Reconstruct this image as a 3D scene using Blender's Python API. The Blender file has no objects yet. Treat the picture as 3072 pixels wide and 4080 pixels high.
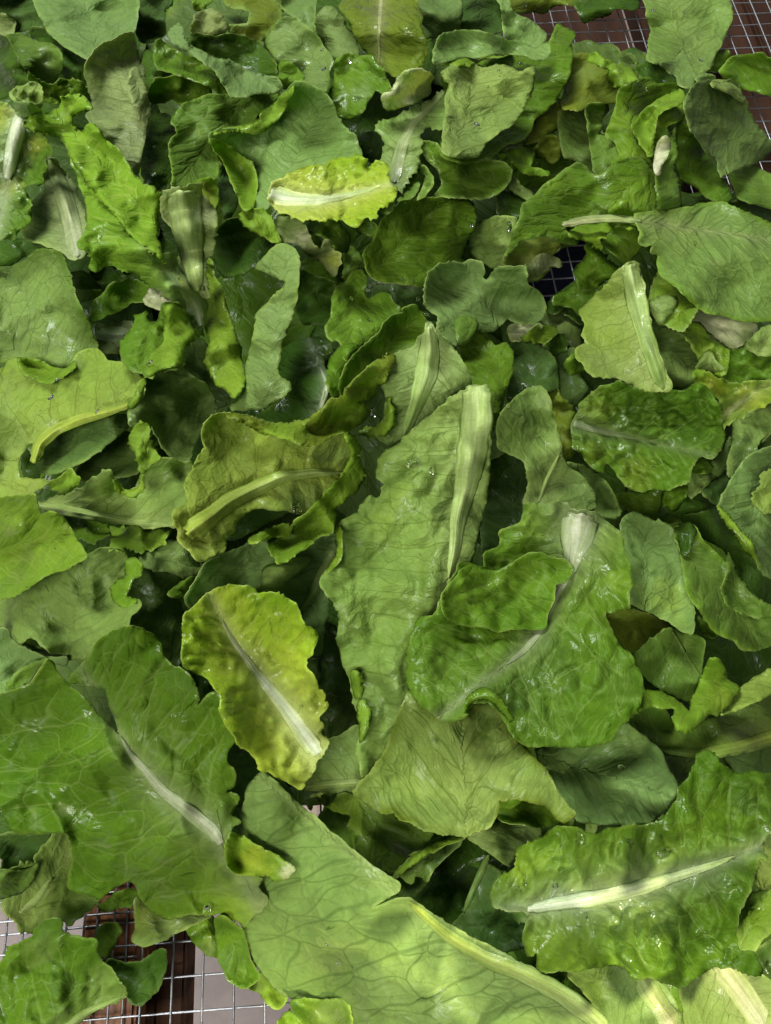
import bpy, math, random, zlib
import numpy as np
from mathutils import Vector
from mathutils.geometry import delaunay_2d_cdt

scene = bpy.context.scene
R = math.radians
# ------------------------------------------------------------------ camera
CAM_H, PITCH, HALF = 0.376, R(25.0), R(33.0)
cam_d = bpy.data.cameras.new("camera")
cam = bpy.data.objects.new("camera", cam_d)
scene.collection.objects.link(cam)
CAM = np.array([0.0, -CAM_H * math.tan(PITCH), CAM_H])
cam.location = CAM
cam.rotation_euler = (PITCH, 0, 0)
cam_d.sensor_fit = 'VERTICAL'
cam_d.sensor_height = 24.0
cam_d.lens = 12.0 / math.tan(HALF)
cam_d.clip_start, cam_d.clip_end = 0.01, 20
scene.camera = cam
# ------------------------------------------------------------------ light
world = bpy.data.worlds.new("World")
scene.world = world
world.use_nodes = True
wn = world.node_tree.nodes
wn["Background"].inputs[0].default_value = (0.92, 0.98, 0.96, 1)
wn["Background"].inputs[1].default_value = 0.13

def area(name, loc, target, size, power, col):
    d = bpy.data.lights.new(name, 'AREA')
    d.shape = 'RECTANGLE'
    d.size, d.size_y = size
    d.energy = power
    d.color = col
    o = bpy.data.objects.new(name, d)
    scene.collection.objects.link(o)
    o.location = loc
    o.rotation_euler = (Vector(target) - Vector(loc)).to_track_quat('-Z', 'Y').to_euler()
    return o
# daylight from the open far side of the porch, and a weaker share from behind the photographer
area("far_daylight", (-0.55, 1.15, 1.65), (0, 0.05, 0.0), (1.0, 0.7), 62.0, (0.97, 0.99, 1.0))
area("near_daylight", (-0.85, -1.2, 1.6), (0, 0.04, 0.0), (1.4, 1.0), 60.0, (1.0, 0.98, 0.93))
# sunlight that reaches the near corner through a gap
sp = bpy.data.lights.new("sun_gap", 'SPOT')
sp.energy, sp.color, sp.spot_size, sp.spot_blend, sp.shadow_soft_size = 190.0, (1.0, 0.90, 0.68), R(11), 0.6, 0.0045
spo = bpy.data.objects.new("sun_gap", sp)
scene.collection.objects.link(spo)
SUN_POS, SUN_AT = Vector((0.55, -0.85, 1.25)), Vector((0.078, -0.268, 0.07))
spo.location = SUN_POS
spo.rotation_euler = (SUN_AT - SUN_POS).to_track_quat('-Z', 'Y').to_euler()

scene.view_settings.view_transform = 'Standard'
scene.view_settings.look = 'None'
scene.view_settings.exposure = 0.0
scene.view_settings.gamma = 1.0
scene.render.engine = 'CYCLES'
scene.cycles.use_denoising = True
scene.cycles.max_bounces = 5
scene.cycles.diffuse_bounces = 3
scene.cycles.transmission_bounces = 4
scene.cycles.use_adaptive_sampling = True
scene.cycles.adaptive_threshold = 0.02
rng = np.random.default_rng(7)
random.seed(7)

# ------------------------------------------------------------------ pixel rays
W, H_ = 3072.0, 4080.0
FPX = (H_ / 2) / math.tan(HALF)
def rays(p):
    p = np.asarray(p, float)
    x = (p[:, 0] - W / 2) / FPX
    y = -(p[:, 1] - H_ / 2) / FPX
    c, s = math.cos(PITCH), math.sin(PITCH)
    return np.stack([x, y * c + s, y * s - c], 1)
def unproject(p, z):
    d = rays(p)
    t = (np.asarray(z) - CAM[2]) / d[:, 2]
    return CAM[None, :] + d * t[:, None]
def flat(p, z=0.03):
    return unproject(p, np.full(len(p), z))[:, :2]

TILES = dict(A=(0, 0), B=(1000, 0), C=(2022, 0), D=(0, 1000), E=(1000, 1000), F=(2022, 1000),
             G=(0, 2000), H=(1000, 2000), I=(2022, 2000), J=(0, 3030), K=(1000, 3030), L=(2022, 3030))
KS = 1050.0 / 1666.0
def parse(s):
    out, off = [], (0, 0)
    for t in s.replace('|', ' ').split():
        if t in TILES:
            off = TILES[t]
            continue
        v = [float(q) for q in t.split(',')]
        out.append([off[0] + v[0] * KS, off[1] + v[1] * KS] + ([v[2]] if len(v) > 2 else []))
    return np.array(out)

# ------------------------------------------------------------------ numpy noise
_P = np.random.default_rng(3).permutation(512)
_P = np.concatenate([_P, _P, _P])
_G = np.array([[math.cos(a), math.sin(a)] for a in np.linspace(0, 2 * math.pi, 16, endpoint=False)])
def noise(p, seed=0):
    p = p + np.array([17.3, 9.1]) * (seed % 97) + seed * 0.137
    i = np.floor(p).astype(int)
    f = p - i
    u = f * f * f * (f * (f * 6 - 15) + 10)
    def g(dx, dy):
        h = _P[(_P[(i[:, 0] + dx) & 511] + i[:, 1] + dy) & 511] & 15
        v = _G[h]
        return v[:, 0] * (f[:, 0] - dx) + v[:, 1] * (f[:, 1] - dy)
    a = g(0, 0) * (1 - u[:, 0]) + g(1, 0) * u[:, 0]
    b = g(0, 1) * (1 - u[:, 0]) + g(1, 1) * u[:, 0]
    return (a * (1 - u[:, 1]) + b * u[:, 1]) * 1.5

def chaikin(p, n=2, closed=True):
    for _ in range(n):
        q = np.roll(p, -1, 0) if closed else p[1:]
        a = p if closed else p[:-1]
        r = np.empty((len(a) * 2, p.shape[1]))
        r[0::2] = a * .86 + q * .14
        r[1::2] = a * .14 + q * .86
        p = r if closed else np.vstack([p[:1], r, p[-1:]])
    return p
def resample(p, step, closed=True):
    q = np.vstack([p, p[:1]]) if closed else p
    d = np.hypot(*(q[1:, :2] - q[:-1, :2]).T)
    s = np.concatenate([[0], np.cumsum(d)])
    n = max(6, int(s[-1] / step))
    t = np.linspace(0, s[-1], n + (0 if closed else 1), endpoint=not closed)
    return np.stack([np.interp(t, s, q[:, k]) for k in range(q.shape[1])], 1)
def inside(pt, poly):
    x, y = pt[:, 0:1], pt[:, 1:2]
    x1, y1 = poly[:, 0][None], poly[:, 1][None]
    q = np.roll(poly, -1, 0)
    x2, y2 = q[:, 0][None], q[:, 1][None]
    c = (y1 > y) != (y2 > y)
    with np.errstate(divide='ignore', invalid='ignore'):
        xx = (x2 - x1) * (y - y1) / (y2 - y1) + x1
    return ((c & (x < xx)).sum(1) & 1).astype(bool)
def segdist(pt, a, b):
    """distance, parameter and index of the nearest segment"""
    d = b - a
    L2 = np.maximum((d ** 2).sum(1), 1e-18)
    out_d, out_t, out_i, out_s = [], [], [], []
    for k in range(0, len(pt), 4000):
        p = pt[k:k + 4000]
        w = p[:, None, :] - a[None]
        t = np.clip((w * d[None]).sum(2) / L2[None], 0, 1)
        r = w - t[..., None] * d[None]
        D = (r ** 2).sum(2)
        i = D.argmin(1)
        j = np.arange(len(p))
        out_d.append(np.sqrt(D[j, i])); out_t.append(t[j, i]); out_i.append(i)
        out_s.append(np.sign(d[i, 0] * w[j, i, 1] - d[i, 1] * w[j, i, 0]))
    return map(np.concatenate, (out_d, out_t, out_i, out_s))

def blur(a, n):
    for _ in range(n):
        p = np.pad(a, 1, mode='edge')
        a = (p[:-2, 1:-1] + p[2:, 1:-1] + 2 * p[1:-1, 1:-1]) / 4
        p = np.pad(a, 1, mode='edge')
        a = (p[1:-1, :-2] + p[1:-1, 2:] + 2 * p[1:-1, 1:-1]) / 4
    return a
def dilate(a, n):
    for _ in range(n):
        p = np.pad(a, 1, mode='edge')
        a = np.max([p[i:i + a.shape[0], j:j + a.shape[1]] for i in range(3) for j in range(3)], axis=0)
    return a
class TPS:
    def __init__(s, pts, val, lam=1e-3):
        s.c = pts.mean(0); s.k = max(np.ptp(pts, 0).max(), 1e-6)
        q = (pts - s.c) / s.k
        s.q = q; n = len(q)
        K = s.U(np.hypot(q[:, None, 0] - q[None, :, 0], q[:, None, 1] - q[None, :, 1])) + lam * np.eye(n)
        Pm = np.hstack([np.ones((n, 1)), q])
        A = np.block([[K, Pm], [Pm.T, np.zeros((3, 3))]])
        s.w = np.linalg.lstsq(A, np.concatenate([val, np.zeros(3)]), rcond=None)[0]
    @staticmethod
    def U(r):
        return np.where(r > 1e-9, r * r * np.log(np.maximum(r, 1e-9)), 0)
    def __call__(s, p):
        q = (p - s.c) / s.k
        K = s.U(np.hypot(q[:, None, 0] - s.q[None, :, 0], q[:, None, 1] - s.q[None, :, 1]))
        return K @ s.w[:len(s.q)] + s.w[-3] + q @ s.w[-2:]

# ------------------------------------------------------------------ height map of the heap
STEP = 12.0
GX0, GY0 = -260.0, -260.0
GNX, GNY = int((W + 520) / STEP), int((H_ + 520) / STEP)
HM = np.full((GNY, GNX), 0.0022)
def sample(grid, x0, y0, p):
    fx = np.clip((p[:, 0] - x0) / STEP, 0, grid.shape[1] - 1.001)
    fy = np.clip((p[:, 1] - y0) / STEP, 0, grid.shape[0] - 1.001)
    i, j = fy.astype(int), fx.astype(int)
    a, b = fy - i, fx - j
    return (grid[i, j] * (1 - a) * (1 - b) + grid[i + 1, j] * a * (1 - b)
            + grid[i, j + 1] * (1 - a) * b + grid[i + 1, j + 1] * a * b)
# ------------------------------------------------------------------ materials
def newmat(name):
    m = bpy.data.materials.new(name)
    m.use_nodes = True
    nt = m.node_tree
    nt.nodes.clear()
    return m, nt
class NB:
    """tiny node helper"""
    def __init__(s, nt): s.nt = nt
    def n(s, t, **kw):
        o = s.nt.nodes.new(t)
        for k, v in kw.items(): setattr(o, k, v)
        return o
    def put(s, sock, v):
        if isinstance(v, bpy.types.NodeSocket): s.nt.links.new(v, sock)
        else: sock.default_value = v
    def math(s, op, a, b=None, c=None, clamp=False):
        o = s.n('ShaderNodeMath', operation=op, use_clamp=clamp)
        s.put(o.inputs[0], a)
        if b is not None: s.put(o.inputs[1], b)
        if c is not None: s.put(o.inputs[2], c)
        return o.outputs[0]
    def mix(s, f, a, b, mode='MIX'):
        o = s.n('ShaderNodeMix', data_type='RGBA', blend_type=mode)
        s.put(o.inputs[0], f); s.put(o.inputs[6], a); s.put(o.inputs[7], b)
        return o.outputs[2]
    def rng(s, v, a, b, c=0.0, d=1.0, smooth=True):
        o = s.n('ShaderNodeMapRange', interpolation_type='SMOOTHSTEP' if smooth else 'LINEAR')
        s.put(o.inputs[0], v)
        for k, q in zip((1, 2, 3, 4), (a, b, c, d)): s.put(o.inputs[k], q)
        return o.outputs[0]
    def noise(s, vec, scale, detail=2, rough=.5, dist=0.0):
        o = s.n('ShaderNodeTexNoise')
        s.nt.links.new(vec, o.inputs['Vector'])
        o.inputs['Scale'].default_value = scale
        o.inputs['Detail'].default_value = detail
        o.inputs['Roughness'].default_value = rough
        o.inputs['Distortion'].default_value = dist
        return o
    def attr(s, name):
        return s.n('ShaderNodeAttribute', attribute_name=name)

def leaf_material(name, rim=False, rib=False):
    m, nt = newmat(name)
    b = NB(nt)
    tint, veinc, prop = b.attr('tint'), b.attr('veinc'), b.attr('prop')
    uv = b.n('ShaderNodeUVMap', uv_map='leaf')
    geo = b.n('ShaderNodeNewGeometry')
    P = geo.outputs['Position']
    sx = b.n('ShaderNodeSeparateXYZ'); nt.links.new(prop.outputs['Vector'], sx.inputs[0])
    rough, sign, wet = sx.outputs
    su = b.n('ShaderNodeSeparateXYZ'); nt.links.new(uv.outputs[0], su.inputs[0])
    # mottled tissue
    n1 = b.noise(P, 90, 2).outputs['Fac']
    n2 = b.noise(P, 420, 2, .6).outputs['Fac']
    n3 = b.noise(P, 1900, 1, .6).outputs['Fac']
    var = b.math('ADD', b.math('MULTIPLY', n1, .20), b.math('ADD', b.math('MULTIPLY', n2, .45), b.math('MULTIPLY', n3, .40)))
    gain = b.rng(var, .3, .75, .80, 1.20, False)
    base = b.mix(1.0, tint.outputs['Color'], b.n('ShaderNodeCombineXYZ').outputs[0], 'MULTIPLY')
    cmb = base.node.inputs[7].links[0].from_node
    for k in range(3): nt.links.new(gain, cmb.inputs[k])
    if rim:
        base = b.mix(.30, base, (.36, .41, .13, 1))
    vein = 0.0
    if not rib and not rim:
        # reticulate veins: three generations of cells in leaf coordinates
        def cells(scale, w):
            v = b.n('ShaderNodeTexVoronoi', feature='DISTANCE_TO_EDGE', voronoi_dimensions='2D')
            nt.links.new(uv.outputs[0], v.inputs['Vector'])
            v.inputs['Scale'].default_value = scale
            v.inputs['Randomness'].default_value = .95
            d = v.outputs['Distance']
            return d, b.rng(d, w * .25, w, 1, 0)
        d1, c1 = cells(1.15, .032)
        d2, c2 = cells(3.1, .05)
        d3, c3 = cells(9.0, .08)
        # lateral veins leave the midrib at whole numbers of the first coordinate
        fr = b.math('FRACT', su.outputs[0])
        dl = b.math('SUBTRACT', .5, b.math('ABSOLUTE', b.math('SUBTRACT', fr, .5)))
        wd = b.math('MULTIPLY_ADD', b.math('EXPONENT', b.math('MULTIPLY', b.math('ABSOLUTE', su.outputs[1]), -1.1)), 1.8, 1.0)
        c0 = b.rng(b.math('DIVIDE', dl, wd), .008, .030, 1, 0)
        vein = b.math('MAXIMUM', b.math('MAXIMUM', b.math('MULTIPLY', c0, .9), b.math('MULTIPLY', c1, .9)),
                      b.math('MAXIMUM', b.math('MULTIPLY', c2, .5), b.math('MULTIPLY', c3, .14)))
        base = b.mix(b.math('MULTIPLY', vein, veinc.outputs['Alpha']), base, veinc.outputs['Color'])
        # bruises and torn dark scratches
        st = b.n('ShaderNodeMapping'); nt.links.new(uv.outputs[0], st.inputs[0]); st.inputs['Scale'].default_value = (1.1, .35, 1)
        br = b.noise(st.outputs[0], 5.0, 3, .65, 1.2).outputs['Fac']
        bm = b.rng(br, .685, .70, 0, .75)
        base = b.mix(bm, base, b.mix(1.0, base, (.22, .34, .18, 1), 'MULTIPLY'))
    if rib:
        # fibres along the rib
        mp = b.n('ShaderNodeMapping'); nt.links.new(uv.outputs[0], mp.inputs[0]); mp.inputs['Scale'].default_value = (3.6, .35, 1)
        fb = b.noise(mp.outputs[0], 1.0, 3, .6).outputs['Fac']
        mp2 = b.n('ShaderNodeMapping'); nt.links.new(uv.outputs[0], mp2.inputs[0]); mp2.inputs['Scale'].default_value = (.9, 7.5, 1)
        fc = b.noise(mp2.outputs[0], 1.0, 2, .5).outputs['Fac']
        base = b.mix(b.rng(fb, .38, .62, 0, .8), base, b.mix(1.0, base, (.66, .76, .5, 1), 'MULTIPLY'))
        base = b.mix(b.rng(fc, .5, .7, 0, .12), base, b.mix(1.0, base, (1.25, 1.2, 1.3, 1), 'MULTIPLY'))
    # relief
    hgt = b.math('MULTIPLY', n2, .10)
    if rib:
        hgt = b.math('ADD', hgt, b.math('ADD', b.math('MULTIPLY', fb, .7), b.math('MULTIPLY', fc, .2)))
    elif not rim:
        puff = b.math('ADD', b.math('MULTIPLY', b.rng(d1, 0, .30, 0, 1), 1.15), b.math('MULTIPLY', b.rng(d2, 0, .25, 0, 1), .34))
        hgt = b.math('ADD', hgt, b.math('MULTIPLY', puff, sign))
    # wet film in patches
    wn_ = b.noise(P, 55, 3, .6).outputs['Fac']
    wetm = b.math('MULTIPLY', b.rng(wn_, .51, .60), wet)
    hgt = b.math('ADD', hgt, b.math('MULTIPLY', b.math('MULTIPLY', n3, wetm), .30))
    bump = b.n('ShaderNodeBump')
    bump.inputs['Strength'].default_value = .85
    bump.inputs['Distance'].default_value = .0006
    nt.links.new(hgt, bump.inputs['Height'])
    ro = b.math('MULTIPLY_ADD', wetm, -.30, b.math('MULTIPLY_ADD', b.math('SUBTRACT', n2, .5), .3, b.math('ADD', rough, .10)), clamp=True)
    ro = b.math('MAXIMUM', ro, .10)
    pr = b.n('ShaderNodeBsdfPrincipled')
    nt.links.new(base, pr.inputs['Base Color'])
    nt.links.new(ro, pr.inputs['Roughness'])
    pr.inputs['IOR'].default_value = 1.42
    nt.links.new(b.math('MULTIPLY_ADD', wetm, .62, .13), pr.inputs['Specular IOR Level'])
    nt.links.new(bump.outputs[0], pr.inputs['Normal'])
    tr = b.n('ShaderNodeBsdfTranslucent')
    nt.links.new(b.mix(1.0, base, (1.35, 1.45, .6, 1), 'MULTIPLY'), tr.inputs['Color'])
    ms = b.n('ShaderNodeMixShader')
    ms.inputs[0].default_value = .12 if rib else .33
    nt.links.new(pr.outputs[0], ms.inputs[1]); nt.links.new(tr.outputs[0], ms.inputs[2])
    out = b.n('ShaderNodeOutputMaterial')
    nt.links.new(ms.outputs[0], out.inputs[0])
    return m
M_BLADE = leaf_material('lettuce_blade')
M_RIM = leaf_material('lettuce_cut_edge', rim=True)
M_RIB = leaf_material('lettuce_midrib', rib=True)

# colour of the tissue: by the rib, towards the margin, veins, vein strength, roughness, vein relief, wetness
COL = dict(
    dk=((0.045, 0.100, 0.0095), (0.036, 0.089, 0.0084), (0.096, 0.163, 0.0368), .50, .30, 1, .9),  # own dark green; also darkens leaves that stand in for shaded gaps
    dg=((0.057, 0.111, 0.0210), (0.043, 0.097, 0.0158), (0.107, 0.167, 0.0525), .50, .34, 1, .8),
    md=((0.099, 0.188, 0.0115), (0.074, 0.166, 0.0095), (0.177, 0.265, 0.0525), .60, .32, 1, .8),
    mg=((0.105, 0.187, 0.0240), (0.084, 0.17, 0.018), (0.182, 0.251, 0.0683), .60, .38, 1, .6),
    lm=((0.169, .285, .022), (0.125, .240, .016), (0.278, 0.353, 0.0630), .50, .34, 1, .7),
    ol=((0.132, 0.178, 0.0147), (0.105, 0.158, 0.0126), (0.182, 0.223, 0.0525), .45, .36, 1, .5),
    yl=((.410, .480, .040), (.205, .355, .015), (0.449, 0.446, 0.1050), .45, .30, 1, .9),
    pu=((0.175, 0.276, 0.072), (0.157, 0.258, 0.058), (0.088, 0.15, 0.028), .75, .44, -1, .55),
    pd=((0.088, 0.15, 0.032), (0.078, 0.136, 0.026), (0.045, 0.080, 0.0147), .75, .42, -1, .5),  # darker pale underside; on shaded leaves the shade is in the colour
    pb=((0.15, 0.236, 0.064), (0.136, 0.22, 0.052), (0.091, 0.141, 0.0357), .60, .48, -1, .35),
    pg=((0.217, 0.307, 0.0760), (0.175, 0.282, 0.056), (0.1, 0.16, 0.022), .75, .42, -1, .6),
    py=((0.230, 0.33, 0.055), (0.192, 0.295, 0.04), (0.123, 0.158, 0.0189), .75, .40, -1, .7),
    tn=((0.226, 0.286, 0.1000), (0.185, 0.258, 0.076), (0.102, 0.135, 0.0315), .75, .46, -1, .3),
    wh=((0.567, 0.561, 0.3800), (.42, .49, .22), (.36, .43, .2), .3, .36, 1, .8),
)
RIBC = dict(pw=(.38, .47, .19), wh=(.56, .60, .44), pl=(.32, .40, .135), tn=(.37, .37, .19), gr=(.24, .27, .16), oy=(.29, .35, .055), pk=(.38, .40, .27), gn=(.17, .26, .06))
GROUP = "lettuce leaves heaped on the wire mesh"
LEAVES = []
JOBS = []
def L(label, layer, col, outline, rib=None, ribc='pl', ribk=None, hp=None, **o):
    lf = dict(label=label, n=len(LEAVES), parts=[])
    LEAVES.append(lf)
    JOBS.append(dict(leaf=lf, part='blade', layer=layer, col=col, outline=outline, rib=rib, ribc=ribc, ribk=ribk, hp=hp, o=o, seq=len(JOBS)))
def F(layer, col, outline, hp=None, **o):
    o.setdefault('conf', .9); o.setdefault('roll', 2.2); o.setdefault('amp', .25)
    JOBS.append(dict(leaf=LEAVES[-1], part='folded_edge', layer=layer, col=col, outline=outline, rib=None, ribc=None, ribk=None, hp=hp, o=o, seq=len(JOBS)))

MESH_STEP = 11.8
def add_attrs(me, tint, veinc, prop, uv):
    a = me.attributes.new('tint', 'FLOAT_COLOR', 'POINT'); a.data.foreach_set('color', tint.astype(np.float32).ravel())
    a = me.attributes.new('veinc', 'FLOAT_COLOR', 'POINT'); a.data.foreach_set('color', veinc.astype(np.float32).ravel())
    a = me.attributes.new('prop', 'FLOAT_VECTOR', 'POINT'); a.data.foreach_set('vector', prop.astype(np.float32).ravel())
    u = me.uv_layers.new(name='leaf')
    li = np.empty(len(me.loops), np.int32); me.loops.foreach_get('vertex_index', li)
    u.data.foreach_set('uv', uv[li].astype(np.float32).ravel())
def make_mesh(name, V, T, mats):
    me = bpy.data.meshes.new(name)
    me.from_pydata(V.tolist(), [], T if isinstance(T, list) else T.tolist())
    for m in mats: me.materials.append(m)
    me.polygons.foreach_set('use_smooth', np.ones(len(me.polygons), bool))
    me.update()
    return me

def build_piece(job):
    global HM
    o, col = job['o'], COL[job['col']]
    seed = zlib.crc32((job['leaf']['label'] + str(job['leaf']['n'] if job['leaf'].get('filler') or job['leaf'].get('scrap') else len(job['leaf']['parts']))).encode()) % 9973 + o.get('seed', 0)
    rg = np.random.default_rng(1000 + seed)
    poly0 = parse(job['outline'])[:, :2]
    poly = resample(chaikin(poly0, 1 if job['part'] == 'blade' else 2), 9.0)
    # uneven, nibbled margin
    q = np.roll(poly, -1, 0) - np.roll(poly, 1, 0)
    nrm = np.stack([q[:, 1], -q[:, 0]], 1) / np.maximum(np.hypot(*q.T), 1e-6)[:, None]
    jag = o.get('jag', 1.0)
    s = np.arange(len(poly)) * 9.0
    jn = noise(np.stack([s / 70, s * 0 + .3], 1), seed) * 6 + noise(np.stack([s / 26, s * 0 + .7], 1), seed + 5) * 3.5
    tn = noise(np.stack([s / 15, s * 0 + .2], 1), seed + 9)
    tooth = np.clip(np.abs(tn) * 16 - 3, 0, 11) * max(.45, jag - .6) * np.clip(.6 + 1.2 * noise(np.stack([s / 160, s * 0], 1), seed + 10), 0, 1.2)
    sgn = 1.0 if ((np.roll(poly[:, 0], -1) * poly[:, 1] - poly[:, 0] * np.roll(poly[:, 1], -1)).sum() < 0) else -1.0
    nrm = nrm * sgn
    poly = poly + nrm * (o.get('grow', 5.0) + min(jag, 1.6) * jn + tooth * 1.6)[:, None]
    lo, hi = poly.min(0), poly.max(0)
    cen = poly.mean(0)
    wpoly = flat(poly)
    wc = wpoly.mean(0)
    size = math.sqrt(max(np.ptp(wpoly[:, 0]) * np.ptp(wpoly[:, 1]), 1e-8))
    mpp = size / math.sqrt(np.ptp(poly[:, 0]) * np.ptp(poly[:, 1]))
    # rib line
    rib = parse(job['rib']) if job['rib'] else None
    if rib is not None:
        rp = resample(chaikin(rib, 2, False), 10, False)
        rw = rp[:, 2] * KS * mpp
        rxy = flat(rp[:, :2])
    else:
        cov = np.cov((wpoly - wc).T)
        ev, evec = np.linalg.eigh(cov)
        ax = evec[:, 1] * (1 if rg.random() < .5 else -1)
        if 'axis' in o:
            a2 = flat(parse(o['axis'])[:, :2]); ax = (a2[-1] - a2[0]); ax /= np.linalg.norm(ax)
        off = evec[:, 0] * rg.normal() * math.sqrt(ev[0]) * .5
        rxy = wc + off + np.linspace(-1, 1, 12)[:, None] * ax * size * .75
        rxy = rxy + np.stack([-ax[1] * np.sin(np.linspace(-2, 2, 12)), ax[0] * np.sin(np.linspace(-2, 2, 12))], 1) * size * .04
        rw = np.zeros(12)
    # extend rib line so that coordinates run over the whole leaf
    e0, e1 = rxy[0] - rxy[min(3, len(rxy) - 1)], rxy[-1] - rxy[max(-4, -len(rxy))]
    ext = np.vstack([rxy[0] + e0 / np.linalg.norm(e0) * size, rxy, rxy[-1] + e1 / np.linalg.norm(e1) * size])
    extw = np.concatenate([rw[:1] * .9, rw, rw[-1:] * 0])
    cum = np.concatenate([[0], np.cumsum(np.hypot(*np.diff(ext, axis=0).T))])
    lam = o.get('lam', float(np.clip(size * .19, .009, .019)))
    slope = o.get('slope', .75)
    def coords(wp):
        d, t, i, sg = segdist(wp, ext[:-1], ext[1:])
        u = cum[i] + t * np.diff(cum)[i]
        w = extw[i] + t * np.diff(extw)[i]
        ph = (u - slope * d ** .85 * (lam ** .15)) / lam + (sg > 0) * .43
        ph = ph + .28 * noise(wp / (lam * 2.4), seed + 3)
        return d * sg, u, w, ph
    # relaxed shape
    amp = o.get('amp', 1.0)
    nb = 7
    idx = (np.arange(nb) * len(poly) / nb + rg.integers(0, 40)).astype(int) % len(poly)
    cp = np.vstack([wpoly[idx], (wpoly[idx] + wc) / 2, wc[None]])
    sag = np.clip(size, .02, .12)
    cv = np.concatenate([rg.normal(0, .14, nb), rg.normal(0, .055, nb), [rg.normal(0.03, .05)]]) * sag * amp
    if job['hp']:
        hp = parse(job['hp'])
        hw = flat(hp[:, :2])
        far = np.array([np.hypot(*(hw - c).T).min() > size * .16 for c in cp])
        cp = np.vstack([cp[far], hw]); cv = np.concatenate([cv[far], hp[:, 2] / 1000.0 * (1.35 if job['part'] == 'blade' else .9)])
    tps = TPS(cp, cv)
    bl = o.get('blis', (0.5, 14)); bl = (bl[0] / 1000, bl[1] / 1000)
    lat = o.get('lat', .3) / 1000
    fr = o.get('frill', (3.0, 22)); fr = (fr[0] / 1000, fr[1] / 1000)
    curl = o.get('curl', abs(rg.normal(0, 2.6)) - .3) / 1000
    roll = o.get('roll', 0) / 1000
    cup = o.get('cup', 0) / 1000
    fold = o.get('fold', rg.normal(0, .24)) * min(amp, 1.0)
    fa = rg.uniform(0, 6.28); fdir = np.array([math.cos(fa), math.sin(fa)]); foff = rg.normal(0, .15) * size
    fold2 = o.get('fold2', rg.normal(0, .16)) * min(amp, 1.0)
    wa = wpoly[::max(2, len(wpoly) // 110)]; wb = np.roll(wa, -1, 0)
    def shape(p):
        wp = flat(p)
        de, _, _, _ = segdist(wp, wa, wb)
        v, u, w, ph = coords(wp)
        z = tps(wp)
        z = z + cup * (np.abs(v) / (.35 * size)) ** 1.5
        z = z + fold * (np.sqrt(v * v + .0025 ** 2) - .0025)
        z = z + fold2 * np.sqrt(((wp - wc) @ fdir - foff) ** 2 + .003 ** 2)
        off_rib = np.clip((np.abs(v) - w * .5) / .004, 0, 1)
        inner = np.clip(de / .004, 0, 1)
        z = z + bl[0] * 1.6 * np.abs(noise(wp / bl[1], seed + 11)) ** .8 * off_rib * (.3 + .7 * inner)
        z = z + bl[0] * .7 * np.abs(noise(wp / (bl[1] * .48), seed + 12)) * off_rib * inner
        z = z + lat * (np.abs(np.sin(math.pi * ph)) ** .8) * off_rib * np.exp(-np.abs(v) / (.45 * size))
        z = z + .0018 * o.get('wav', 1) * noise(wp / .03, seed + 17) + .0006 * noise(wp / .011, seed + 18)
        cr = o.get('crease', 1.0)
        if cr:
            q = noise(wp / .034 + .5 * noise(wp / .05, seed + 61)[:, None], seed + 60)
            z = z + cr * .0016 * np.clip(1 - np.abs(q) * 2.6, 0, 1) ** 1.6 * (1 if seed % 3 else -1)
        e = np.exp(-de / .0065)
        z = z + .0011 * np.exp(-de / .003) * noise(wp / .006, seed + 22)
        z = z + fr[0] * e * (noise(wp / fr[1], seed + 21) * 1.5) + curl * e
        if roll:
            dm = roll * 1.8
            z = z + roll * np.sqrt(np.clip(1 - (1 - np.clip(de / dm, 0, 1)) ** 2, 0, 1))
        return z
    # settle on what lies below
    j0, j1 = max(0, int((lo[0] - GX0) / STEP) - 4), min(GNX, int((hi[0] - GX0) / STEP) + 6)
    i0, i1 = max(0, int((lo[1] - GY0) / STEP) - 4), min(GNY, int((hi[1] - GY0) / STEP) + 6)
    gx, gy = np.meshgrid(GX0 + np.arange(j0, j1) * STEP, GY0 + np.arange(i0, i1) * STEP)
    gp = np.stack([gx.ravel(), gy.ravel()], 1)
    Mk = inside(gp, poly).reshape(gx.shape)
    Hs = HM[i0:i1, j0:j1]
    S = shape(gp).reshape(gx.shape)
    gap = o.get('gap', 1.8 if job['part'] == 'blade' else .7) / 1000
    Y = (Hs + gap - S)
    Aq = np.stack([np.ones(gp.shape[0]), (gp[:, 0] - cen[0]) / 500, (gp[:, 1] - cen[1]) / 500], 1)
    mk = Mk.ravel()
    wts = np.ones(mk.sum())
    conf = o.get('conf', .12)
    if mk.sum() > 8:
        for _ in range(8):
            sw = np.sqrt(wts)[:, None]
            reg = np.diag([0, 1, 1]) * 2.0
            Am = Aq[mk] * sw
            c = np.linalg.solve(Am.T @ Am + reg, Am.T @ (Y.ravel()[mk] * sw[:, 0]))
            r = Y.ravel()[mk] - Aq[mk] @ c
            wts = np.where(r > 0, .9, .1)
    else:
        c = np.array([Hs.max(), 0, 0])
    plane = (Aq @ c).reshape(gx.shape)
    Hb = blur(np.where(Mk, Hs, Hs), 5) + gap
    base = plane * (1 - conf) + Hb * conf
    r = np.where(Mk, np.clip(Hs + gap - (base + S), 0, None), 0)
    if job['part'] == 'blade' and mk.sum() > 8:
        base = base + .55 * np.percentile(r[Mk], 97)
        r = np.where(Mk, np.clip(Hs + gap - (base + S), 0, None), 0)
        base = base + blur(dilate(r, 6), 22)
    else:
        base = base + blur(dilate(r, 3), 7)
    x0, y0 = GX0 + j0 * STEP, GY0 + i0 * STEP
    def zf(p):
        return sample(base, x0, y0, p) + shape(p)
    Zg = base + S
    HM[i0:i1, j0:j1] = np.where(Mk, np.maximum(Hs, Zg), Hs)
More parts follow.
